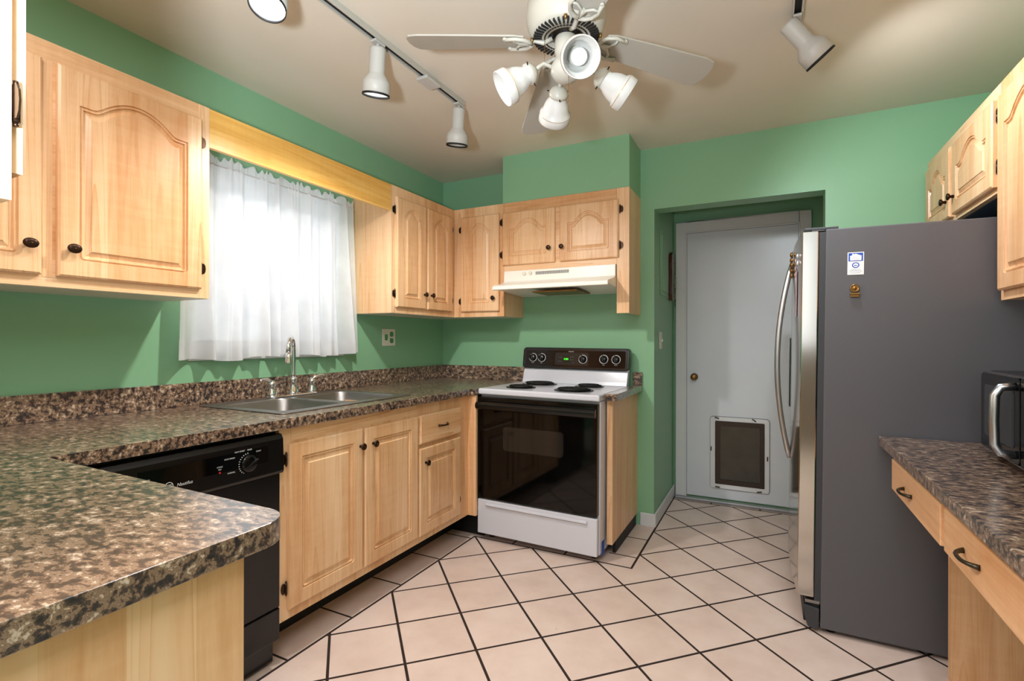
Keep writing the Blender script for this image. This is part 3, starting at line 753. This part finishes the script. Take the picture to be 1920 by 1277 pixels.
for i, (u, v) in enumerate(((.078, 1.088), (.145, 1.088), (.447, 1.083), (.590, 1.086), (.672, 1.086))):
    m4 = bf(u, v) @ Matrix.Translation((0, 0, .0015 if i != 2 else .003))
    nn = 30; ro = [(.0300*math.cos(2*PI*k/nn), .0300*math.sin(2*PI*k/nn)) for k in range(nn)]; ri = [(.0265*math.cos(-2*PI*k/nn), .0265*math.sin(-2*PI*k/nn)) for k in range(nn)]
    MB().slab([ro, ri], lambda a, b_, w: m4 @ Vector((a, b_, w)), 0, .0008).build('dial_ring', LETTER, bk, **L)
    kn = MB().lathe([(.0250, 0), (.0250, .006), (.0215, .018), (.0195, .021), (0, .021)], m4, 26).build('control_knob', BLACK, bk, **L)
    MB().box(-.005, .005, -.021, .024, .020, .030, m4).build('knob_grip', BLACK, kn, bevel=.002, **L)
    if i != 2: lettering('knob_lettering', ('FRONT', 'REAR', '', 'REAR', 'FRONT')[i], .0065, m4 @ Matrix.Translation((0, -.0375, .0002)), LETTER, bk, local=True)
# oven door and drawer
od = MB().box(.001, SW-.006, -.040, -.002, .262, .868).build('oven_door', BLACKG, t, bevel=.004, **L)
MB().slab([rrect(.175, .555, .560, .700, .02)], lambda u, v, w: (u, w, v), -.0412, -.0402).build('oven_window', GLASSIN, od, **L)
hd = MB()
hd.prism([(-.040, .843), (-.070, .841), (-.084, .832), (-.086, .815), (-.080, .800), (-.064, .794), (-.040, .797)], lambda u, v, w: (w, u, v), .006, SW-.010)
hd.build('oven_handle', BLACK, od, bevel=.004, **L)
MB().box(.01, SW-.014, -.044, -.040, .846, .851).box(.01, SW-.014, -.044, -.040, .857, .862).build('vent_louvre', BLACK, od, **L)
sd = MB().box(.001, SW-.004, -.036, -.002, .046, .252).build('storage_drawer', ENAMEL, t, bevel=.006, **L)
MB().prism([(-.036, .236), (-.048, .232), (-.050, .222), (-.036, .214)], lambda u, v, w: (w, u, v), .06, SW-.06).build('drawer_lip', ENAMEL, sd, bevel=.003, **L)

# ---------------------------------------------------------------- range hood
t = thing('range_hood', 'white under-cabinet range hood above the stove', 'range hood', (1.1, 0, 1.53))
hp = [(-.002, 1.671), (-.318, 1.671), (-.322, 1.600), (-.345, 1.588), (-.470, 1.560), (-.482, 1.552), (-.482, 1.532), (-.470, 1.528), (-.462, 1.540), (-.040, 1.520), (-.002, 1.520)]
MB().prism(hp, lambda u, v, w: (w, u, v), .7145, 1.4775).build('hood_shell', HOODW, t, bevel=.003)
MB().box(.96, 1.26, -.40, -.14, 1.512, 1.520).build('grease_filter', BRASSY, t)
for x in (.868, .912):
    MB().lathe([(.012, 0), (.012, .008), (.009, .012), (0, .012)], frame((x, -.319, 1.647), NY), 18).build('control_knob', PLATE, t)
vs = MB()
for i in range(30): vs.box(.950+i*.0077, .9535+i*.0077, -.3216, -.318, 1.636, 1.656)
vs.build('vent_grille', DGREY, t)

# ---------------------------------------------------------------- curtain
t = thing('curtain', 'white gathered cafe curtain with pale hem hanging in the sink window', 'curtain', (.03, -1.52, 1.12))
CYL, CYR = -2.04, -1.035
def cx_(s, z):
    k = (2.03-z)/.9; k = max(0, min(1, k)); y = CYL+(CYR-CYL)*s
    y += .035*k*k*max(0, (s-.6)/.4) - .03*k*max(0, (.15-s)/.15)
    amp = .010+.026*k
    ph = s*2*PI
    x = .050+.010*k+amp*(.8*math.sin(ph*9+1.3*math.sin(ph*2))+.45*math.sin(ph*15+.8+1.5*k)+.4*math.sin(ph*5.3+2.1*k))
    gather = math.exp(-((z-2.005)/.03)**2)
    x += .0045*math.sin(ph*38+2*math.sin(ph*7))*(gather+.35*(1-k)*(1 if z > 1.9 else 0))
    y += .006*k*math.sin(ph*11+.5)
    return (max(x, .004), y, z)
def cloth(z0f, z1, nz, off=0.0, ns=330, bot=True):
    b = MB(); vs = []; fs = []
    for i in range(ns+1):
        s = i/ns; zb = z0f(s)
        for j in range(nz+1):
            z = zb+(z1-zb)*j/nz; x, y, zz = cx_(s, z)
            if j == nz and z1 > 2.03: zz += .010*math.sin(s*140+3*math.sin(s*31))+.006*math.sin(s*63)
            vs.append((x+off, y, zz))
    for i in range(ns):
        for j in range(nz): a = i*(nz+1)+j; fs.append((a, a+nz+1, a+nz+2, a+1))
    return b.add(vs, fs, True)
zbot = lambda s: 1.118+.006*math.sin(s*21)+.010*(1 if s > .78 else 0)-.006*math.sin(s*9)
cloth(zbot, 2.045, 34).build('cloth', CURT, t)
cloth(zbot, 1.205, 5, -.0025).build('hem', HEM, t)
t = thing('curtain_rod', 'thin white curtain rod threaded through the ruffled top of the curtain', 'curtain rod', (.04, -1.52, 2.005))
MB().tube([(.003, -2.052, 2.005), (.044, -2.050, 2.005), (.050, -2.04, 2.005), (.050, -1.03, 2.005), (.044, -1.020, 2.005), (.003, -1.018, 2.005)], .0035, 8).build('rod', WHITEP, t)

# ---------------------------------------------------------------- wall plates
t = thing('outlet_plate', 'white two-gang wall plate with switch and green outlet above the counter', 'outlet', (0, -.648, 1.225))
MB().prism(rrect(-.713, -.583, 1.168, 1.282, .006), lambda u, v, w: (w, u, v), .0008, .006).build('plate', PLATE, t, bevel=.002)
MB().prism(rrect(-.690, -.665, 1.205, 1.245, .003), lambda u, v, w: (w, u, v), .006, .0075).prism(rrect(-.683, -.672, 1.218, 1.238, .002), lambda u, v, w: (w, u, v), .0075, .016).build('toggle', SLOTG, t)
for z in (1.247, 1.203):
    MB().prism(rrect(-.640, -.606, z-.017, z+.017, .012), lambda u, v, w: (w, u, v), .006, .0085).build('receptacle', SLOTG, t)
t = thing('light_switch', 'white toggle light switch on the green doorway side wall', 'light switch', (1.647, .21, 1.208))
MB().prism(rrect(.172, .252, 1.150, 1.266, .006), lambda u, v, w: (w, u, v), 1.6468, 1.652).build('plate', PLATE, t, bevel=.002)
MB().box(1.652, 1.664, .207, .217, 1.200, 1.216).build('toggle', PLATE, t)
t = thing('breaker_panel', 'green painted breaker panel door on the doorway side wall', 'panel', (1.647, .34, 1.73))
MB().prism(rrect(.200, .490, 1.520, 1.960, .006), lambda u, v, w: (w, u, v), 1.6468, 1.652).build('frame', GREEN, t, bevel=.002)
MB().prism(rrect(.232, .462, 1.550, 1.930, .004), lambda u, v, w: (w, u, v), 1.652, 1.657).build('panel_door', GREEN, t, bevel=.001)
# key rack with keys
t = thing('key_rack', 'dark wooden key rack on the doorway side wall beside the white door', 'key rack', (1.647, .58, 1.65))
prof = [(0.535, 1.505), (0.585, 1.505), (0.605, 1.55), (0.590, 1.60), (0.590, 1.68), (0.615, 1.73), (0.635, 1.80), (0.610, 1.85), (0.565, 1.865), (0.525, 1.84), (0.510, 1.78), (0.530, 1.70), (0.520, 1.60), (0.520, 1.55)]
MB().prism(prof, lambda u, v, w: (w, u, v), 1.6468, 1.672).build('board', WOODDK, t, bevel=.002)
hooks = [(0.585, 1.785), (0.580, 1.70), (0.575, 1.62), (0.570, 1.535)]
for y, z in hooks:
    MB().tube([(1.671, y, z), (1.678, y, z-.002), (1.684, y, z-.010), (1.684, y, z-.004+.012)], .002, 6).build('hook', BRASSY, t)
def keyset(label, y, z, mats, tilts):
    k = thing('key_ring', label, 'keys', (1.684, y, z), group='keys on the rack')
    ring = [(1.684+.011*math.cos(a)*.3, y+.011*math.cos(a), z-.012+.011*math.sin(a)) for a in [2*PI*i/16 for i in range(17)]]
    MB().tube(ring, .0012, 6).build('ring', KEYS, k)
    for mt, a in zip(mats, tilts):
        m4 = Matrix.Translation((1.687, y, z-.022)) @ Matrix.Rotation(a, 4, 'X')
        b = MB(); nn = 12
        b.prism([(.012*math.cos(2*PI*i/nn), -.010+.012*math.sin(2*PI*i/nn)) for i in range(nn)], lambda u, v, w: m4 @ Vector((w, u, v)), -.001, .001)
        b.prism([(-.0045, -.02), (.0045, -.02), (.0045, -.045), (.002, -.055), (-.0045, -.050)], lambda u, v, w: m4 @ Vector((w, u, v)), -.001, .001)
        b.build('key', mt, k)
        m4.translation += Vector((.003, 0, 0))
keyset('black fob with silver key on the middle hook of the rack', .580, 1.70, (BLACKM, KEYS), (.5, -.15))
keyset('brass key and black fob on the lower middle hook of the rack', .575, 1.62, (KEYM, BLACKM), (0, -.4))
keyset('small dark keys hanging on the lowest hook of the rack', .570, 1.535, (PEWTER, BLACKM), (.2, -.1))

# ---------------------------------------------------------------- track lights
def track(label, x, y0, y1, feed=None):
    t = thing('track_rail', label, 'track light', (x, (y0+y1)/2, H))
    b = MB()
    b.box(x-.019, x+.019, y0, y1, H-.004, H-.0005).box(x-.019, x-.012, y0, y1, H-.024, H-.004).box(x+.012, x+.019, y0, y1, H-.024, H-.004)
    b.build('rail', TRACKM, t, bevel=.001)
    MB().box(x-.011, x+.011, y0+.002, y1-.002, H-.014, H-.0045).build('conductor_slot', BLACKM, t)
    if feed: MB().box(x-.030, x+.034, feed-.055, feed+.055, H-.040, H-.0255).build('power_feed', LAMPW, t, bevel=.003)
track('long ceiling track along the sink side carrying three lamps', .873, -3.6, -1.095, -1.39)
track('short ceiling track on the right carrying one tilted lamp', 2.401, -3.6, -1.12)
def head(label, x, y, d, lit, stem=.020, group='track lamp heads'):
    """d : direction the lamp points"""
    t = thing('track_lamp', label, 'track lamp', (x, y, H-.025), group=group)
    top = Vector((x, y, H-.025)); d = Vector(d).normalized()
    b = MB().box(x-.015, x+.015, y-.03, y+.03, H-.034, H-.0245)
    b.cyl(top, top-Vector((0, 0, stem+.02)), .0065, 10); b.build('adapter', LAMPW, t, bevel=.002)
    o = top-Vector((0, 0, stem))
    if abs(d.z) < .95: o = o-d*.055-Vector((0, 0, .028))
    m = frame(o, d)
    pr = [(0, 0), (.024, 0), (.031, .003), (.0325, .010), (.0325, .098), (.034, .103), (.053, .130), (.0555, .137), (.056, .185), (.0545, .1855), (.0535, .150), (.033, .110), (.0, .106)]
    sh = MB().lathe(pr, m, 32, cap=False).build('lamp_shade', LAMPW, t)
    MB().lathe([(.0562, .178), (.0566, .186), (.0535, .1862), (.0535, .178)], m, 32, cap=False).build('rim_ring', BLACKM, sh)
    MB().lathe([(.018, .104), (.022, .12), (.046, .15), (.048, .160), (.040, .168), (0, .172)], m, 24, cap=False).build('bulb', BULBON if lit else BULB, t)
head('white track lamp at the top picture edge, glowing white', .873, -2.225, (.14, -.30, -1), True)
head('middle white track lamp pointing straight down over the sink', .873, -1.735, (-.20, .16, -1), True)
head('white track lamp at the far end of the sink track', .873, -1.125, (-.16, .14, -1), False)
head('tilted white track lamp shining toward the refrigerator', 2.401, -1.145, (.66, .30, -.80), True, .034)

# ---------------------------------------------------------------- ceiling fan
FC = Vector((1.707, -1.768, 0))
t = thing('ceiling_fan', 'white four-blade ceiling fan with four frosted tulip lights', 'ceiling fan', (FC.x, FC.y, H))
at = Matrix.Translation((FC.x, FC.y, 0))
hs = MB().lathe([(.075, H-.0005), (.085, H-.03), (.085, H-.09), (.105, H-.110), (.128, H-.14), (.131, H-.195), (.126, H-.215), (.118, H-.236), (.105, H-.246), (.060, H-.250), (.058, H-.235), (0, H-.235)], at, 48).build('motor_housing', FANW, t)
sl = MB()
for i in range(44):
    a = 2*PI*i/44; m4 = at @ Matrix.Rotation(a, 4, 'Z'); sl.box(.080, .108, -.0030, .0030, H-.2512, H-.243, m4); sl.box(.068, .0725, -.0035, .0035, H-.2512, H-.246, m4)
sl.build('vent_slots', BLACKM, hs)
MB().lathe([(.057, H-.236), (.050, H-.244), (.030, H-.25), (0, H-.25)], at, 24).build('flywheel', BLACK, t)
for i in range(4):
    a = rad(20+90*i); m4 = at @ Matrix.Translation((.112*math.cos(a), .112*math.sin(a), H-.243))
    MB().lathe([(.006, 0), (.006, -.006), (.003, -.012), (0, -.013)], m4, 10).build('screw', BRASSY, hs)
ZB = 2.205
for ang, zt_, R in ((44, 2.168, .555), (125, 2.104, .555), (196, 2.246, .55), (311, 2.215, .56)):
    a = rad(ang); slope = math.atan2(zt_-ZB, R-.14)
    m4 = at @ Matrix.Translation((0, 0, 0)) @ Matrix.Rotation(a, 4, 'Z') @ Matrix.Translation((.135, 0, ZB)) @ Matrix.Rotation(-slope, 4, 'Y') @ Matrix.Rotation(rad(-11), 4, 'X')
    Lb = R-.135
    out = [(.0, -.040), (.03, -.050), (Lb*.5, -.060), (Lb-.05, -.066), (Lb-.018, -.060), (Lb-.010, -.047), (Lb-.004, -.036), (Lb, 0), (Lb-.004, .036), (Lb-.010, .047), (Lb-.018, .060), (Lb-.05, .066), (Lb*.5, .060), (.03, .050), (0, .040)]
    bl = MB().prism(out, lambda u, v, w: m4 @ Vector((u, v, w)), 0, .006).build('blade', BLADEW, t, bevel=.0015)
    b = MB()
    def T(*p): return m4 @ Vector(p)
    for s in (-1, 1):
        b.tube([T(-.022, 0, -.006), T(-.014, s*.020, -.007), T(.000, s*.036, -.007), T(.026, s*.046, -.007), T(.062, s*.042, -.007)], [.007, .007, .0065, .006, .0065], 8)
        b.tube([T(-.016, 0, -.007), T(.020, s*.008, -.007), T(.034, s*.026, -.007), T(.034, s*.044, -.007)], .0045, 8)
        b.lathe([(.0075, -.010), (.0075, -.001)], m4 @ Matrix.Translation((.062, s*.042, 0)), 10)
    base = at @ Matrix.Rotation(a, 4, 'Z')
    b.tube([base @ Vector((.046, 0, H-.245)), base @ Vector((.075, 0, H-.257)), base @ Vector((.105, 0, ZB+.002)), T(-.010, 0, -.004), T(.020, 0, -.006)], [.008, .008, .0075, .008, .006], 8)
    b.build('blade_iron', FANW, bl)
# light kit
MB().lathe([(.028, H-.238), (.036, H-.252), (.038, H-.300), (.033, H-.31), (.040, H-.325), (.050, H-.345), (.050, H-.365), (.036, H-.385), (.012, H-.395), (0, H-.396)], at, 28).build('light_kit_hub', FANW, t)
for k, ang in enumerate((33, 123, 213, 303)):
    a = rad(ang); Rm = at @ Matrix.Rotation(a, 4, 'Z')
    p0 = Rm @ Vector((.042, 0, H-.350)); p1 = Rm @ Vector((.075, 0, H-.338)); p2 = Rm @ Vector((.090, 0, H-.350)); p3 = Rm @ Vector((.104, 0, 2.090))
    MB().tube([p0, p1, p2, p3], .0065, 10).build('lamp_arm', FANW, t)
    dr = (Rm.to_3x3() @ Vector((.128, 0, -.080))).normalized()
    fm4 = frame(p3, dr) @ Matrix.Scale(.88, 4)
    ho = MB().lathe([(.008, -.006), (.020, -.002), (.033, .010), (.0385, .020), (.0385, .032), (.036, .033), (0, .030)], fm4, 24).build('shade_holder', FANW, t)
    for j in range(3):
        MB().cyl(fm4 @ Vector((.036*math.cos(2.1*j+.5), .036*math.sin(2.1*j+.5), .026)), fm4 @ Vector((.050*math.cos(2.1*j+.5), .050*math.sin(2.1*j+.5), .026)), .0022, 8).build('thumb_screw', BRONZE, ho)
    pr = [(.033, .030), (.035, .045), (.044, .060), (.051, .080), (.054, .098), (.0625, .106), (.0650, .112), (.0650, .142), (.0625, .144), (.0610, .142), (.0610, .114), (.051, .104), (.047, .080), (.040, .062), (.031, .048)]
    sh = MB().lathe(pr, fm4, 36, cap=False).build('glass_shade', OPAL, t)
    MB().lathe([(.0652, .1095), (.0657, .1105), (.0652, .1118)], fm4, 36, cap=False).build('gold_band', GOLD, sh)
    MB().lathe([(.013, .040), (.015, .058), (.024, .080), (.0285, .098), (.026, .114), (.015, .125), (0, .128)], fm4, 20, cap=False).build('bulb', BULB, t)
for dx, dy, z1 in ((-.060, -.040, 2.095), (.02, -.030, 1.975)):
    b = MB(); z = H-.235 if dx < 0 else H-.392
    while z > z1:
        b.lathe([(0, .0016), (.0016, 0), (0, -.0016)], Matrix.Translation((FC.x+dx, FC.y+dy, z)), 6); z -= .0036
    b.build('pull_chain', BRASSY, t)

# ---------------------------------------------------------------- refrigerator (local coordinates)
FROT = (0, rad(.62), rad(.0)); FLOC = (2.497, -.906, 0)
t = thing('refrigerator', 'large side-by-side refrigerator with dark grey side and stainless steel doors', 'refrigerator', FLOC, FROT)
FW, FD = .875, .775
MB().box(0, FD, 0, FW, .022, 1.664).build('body', FRSIDE, t, bevel=.005, seg=3, **L)
MB().box(-.022, .0005, .006, FW-.006, .12, 1.655).build('gasket', DGREY, t, **L)
def fdoor(y0, y1):
    n = 10; poly = []
    for i in range(n+1):
        s = i/n; y = y0+(y1-y0)*s; yy = (y-FW/2)/(FW/2); poly.append((-.084-.016*(1-yy*yy), y))
    poly += [(-.024, y1), (-.024, y0)]
    return MB().prism(poly, XY, .142, 1.660).build('door', FRSTEEL, t, bevel=.004, **L)
dn = fdoor(.002, .492); df = fdoor(.497, FW-.002)
def fhandle(par, y):
    pts = []; rr_ = []
    for i in range(25):
        s = -1+2*i/24; pts.append((-.099-.060*(1-s*s)-.004, y, 1.105+.485*s)); rr_.append(.0125 if abs(s) < .97 else .010)
    MB().tube(pts, rr_, 12).build('handle', HANDM, par, label='tall bowed steel handle', **L)
fhandle(dn, .462); fhandle(df, .527)
MB().box(-.104, -.0985, .60, .79, .86, 1.22).build('water_dispenser', BLACKG, df, bevel=.002, **L)
MB().box(-.075, .045, .012, .065, 1.6645, 1.676).box(-.05, .0, .012, .06, 1.660, 1.6645).build('hinge_cover', DGREY, t, bevel=.003, **L)
MB().box(-.060, -.002, .012, FW-.012, .035, .115).build('toe_grille', BLACKM, t, bevel=.004, **L)
MB().box(-.055, -.004, .004, .05, .118, .130).build('hinge_bracket', STEEL, t, **L)
MB().prism([(-.060, .108), (-.004, .100), (-.004, .025), (-.02, .012), (-.045, .020), (-.056, .06)], lambda u, v, w: (u, w, v), .001, .011).build('foot_cover', DGREY, t, bevel=.003, **L)
for x, y in ((.04, .05), (.04, FW-.05), (FD-.06, .05), (FD-.06, FW-.05)):
    zf = .0008+math.sin(FROT[1])*x
    MB().cyl((x, y, zf), (x, y, .0225), .02).build('levelling_foot', BLACKM, t, **L)
# label and magnet on the side
s_ = thing('sticker', 'white and blue service sticker on the upper side of the refrigerator', 'sticker', FLOC, FROT)
side = lambda u, v, w: (u, w, v)
X0, X1, Z0, Z1 = .076, .131, 1.473, 1.563
MB().box(X0, X1, -.0009, -.0003, Z0, Z1).build('paper', PAPER, s_, **L)
MB().box(X0+.003, X1-.003, -.0012, -.0009, 1.527, 1.560).build('blue_field', BLUE, s_, **L)
MB().prism([(.0845, 1.530), (.1225, 1.530), (.1225, 1.547), (.1255, 1.547), (.1035, 1.557), (.096, 1.5545), (.096, 1.5575), (.0915, 1.5575), (.0915, 1.5515), (.0815, 1.547), (.0845, 1.547)], side, -.0015, -.0012).build('house_mark', PAPER, s_, **L)
nn = 30; cx0, cz0 = .1035, 1.511
MB().slab([[(cx0+.0125*math.cos(2*PI*k/nn), cz0+.0115*math.sin(2*PI*k/nn)) for k in range(nn)], [(cx0+.0088*math.cos(-2*PI*k/nn), cz0+.0080*math.sin(-2*PI*k/nn)) for k in range(nn)]], side, -.0012, -.0009).build('round_seal', BLUE, s_, **L)
MB().prism([(cx0-.005, cz0-.003), (cx0+.006, cz0-.002), (cx0+.006, cz0), (cx0-.005, cz0+.001)], side, -.0012, -.0009).build('seal_mark', BLUE, s_, **L)
ln = MB()
for k, (wl, zl) in enumerate(((.030, 1.4945), (.042, 1.4895), (.046, 1.4845), (.030, 1.4795))):
    x = cx0-wl/2
    while x < cx0+wl/2:
        ww = .0015+.0025*random.random(); ln.box(x, min(x+ww, cx0+wl/2), -.0011, -.0009, zl-.001, zl+.001); x += ww+.0009
for k, (wl, zl) in enumerate(((.020, 1.545), (.028, 1.5385), (.016, 1.5345))): ln.box(cx0-wl/2, cx0+wl/2, -.0017, -.0015, zl-.0004, zl+.0004)
ln.build('printed_lines', LETTERG, s_, **L)
m_ = thing('fridge_magnet', 'small round bronze magnet on a base on the side of the refrigerator', 'magnet', FLOC, FROT)
cm = Matrix.Translation((.101, -.0004, 1.418)) @ Matrix.Rotation(rad(90), 4, 'X')
MB().lathe([(.0165, 0), (.0165, .006), (.0135, .009), (.0125, .006), (.006, .006), (.005, .009), (0, .009)], cm, 24).build('disc', BRASSY, m_, **L)
MB().box(.085, .118, -.014, -.0004, 1.392, 1.399).box(.086, .116, -.011, -.0004, 1.383, 1.391).build('base', BRASSY, m_, bevel=.001, **L)
# magnets on the door front
def mag(label, y, z, w, h, mat, name='fridge_magnet', cat='magnet', lumps=0, th=.006):
    k = thing(name, label, cat, FLOC, FROT)
    yy = (y-FW/2)/(FW/2); x = -.084-.016*(1-yy*yy)-.0012
    if lumps:
        b = MB()
        for i in range(lumps):
            a = i/(max(1, lumps-1)); b.lathe([(0, 0), (w*(.35+.2*random.random()), .002), (w*.3, th), (0, th+.003)], frame((x, y+w*.3*math.sin(i*2.4), z-h/2+h*a), NX), 10)
        b.build('figure', mat, k, **L)
    else:
        MB().box(x-th, x, y-w/2, y+w/2, z-h/2, z+h/2).build('sheet', mat, k, **L)
mag('brown figurine magnet near the top of the refrigerator handle', .40, 1.575, .035, .10, BRASSY, lumps=5, th=.012)
mag('small white magnet high on the near refrigerator door', .10, 1.560, .022, .032, PAPER, lumps=2, th=.006)
mag('pinkish patterned magnet on the near refrigerator door', .20, 1.535, .028, .06, PINK, lumps=3, th=.004)
mag('strip of pale pink paper on the near refrigerator door', .17, 1.415, .06, .20, PINK, 'paper_note', 'note', 0, .001)

# ---------------------------------------------------------------- desk
t = thing('desk', 'maple desk unit with two drawers and a leg panel beside the refrigerator', 'desk', (3.0, -1.8, 0))
MB().box(2.88, XR-.002, -1.035, -1.018, .001, .7995).build('leg_panel', WZ, t)
MB().box(2.738, 2.756, -2.62, -1.018, .66, .7995).box(2.756, XR-.002, -1.64, -1.60, .66, .7995).box(2.756, XR-.002, -2.62, -2.58, .66, .7995).build('apron', WY, t)
d = MB().box(2.716, 2.7375, -1.607, -1.014, .655, .768).build('drawer', WY, t, bevel=.003)
pull(d, (2.716, -1.26, .705), NX, PY, .105)
d = MB().box(2.716, 2.7375, -2.56, -1.640, .655, .768).build('drawer', WY, t, bevel=.003)
pull(d, (2.716, -1.845, .712), NX, PY, .105)
ct = MB().box(2.690, XR-.001, -3.2, -.925, .800, .835).build('countertop', LAM, bevel=.003)
tag(ct, 'brown laminate desk countertop under the microwave beside the refrigerator', 'countertop')

# ---------------------------------------------------------------- microwave
t = thing('microwave', 'black microwave oven with steel handle on the desk countertop', 'microwave', (2.955, -1.100, .8355), (0, 0, rad(-3.5)))
MWW, MWD, MH = .47, .33, .255
MB().box(.012, MWD, -MWW, 0, .018, .018+MH).build('case', BLACK, t, bevel=.006, seg=3, **L)
dr = MB().prism(rrect(-MWW+.11, -.001, .022, .012+MH, .02), lambda u, v, w: (w, u, v), -.010, .0115).build('door', BLACKG, t, bevel=.002, **L)
MB().prism(rrect(-MWW+.15, -.045, .065, MH-.025, .012), lambda u, v, w: (w, u, v), -.0112, -.0102).build('door_window', DGREY, dr, **L)
hw = MB()
hw.tube([(-.010, -.325, .048), (-.040, -.325, .052), (-.052, -.325, .075), (-.054, -.325, .145), (-.052, -.325, .215), (-.040, -.325, .238), (-.010, -.325, .242)], .012, 12)
hw.build('handle', HANDM, dr, **L)
MB().box(-.008, .0115, -MWW+.001, -MWW+.108, .022, .012+MH).build('control_panel', BLACKG, t, bevel=.002, **L)
MB().slab([rrect(-MWW, 0, .019, .016+MH, .022), rrect(-MWW+.004, -.004, .023, .012+MH, .019)[::-1]], lambda u, v, w: (w, u, v), -.006, .010).build('front_trim', FRSTEEL, t, **L)
for x, y in ((.04, -.04), (.04, -MWW+.04), (MWD-.04, -.04), (MWD-.04, -MWW+.04)): MB().cyl((x, y, .0005), (x, y, .0185), .014).build('foot', BLACKM, t, **L)
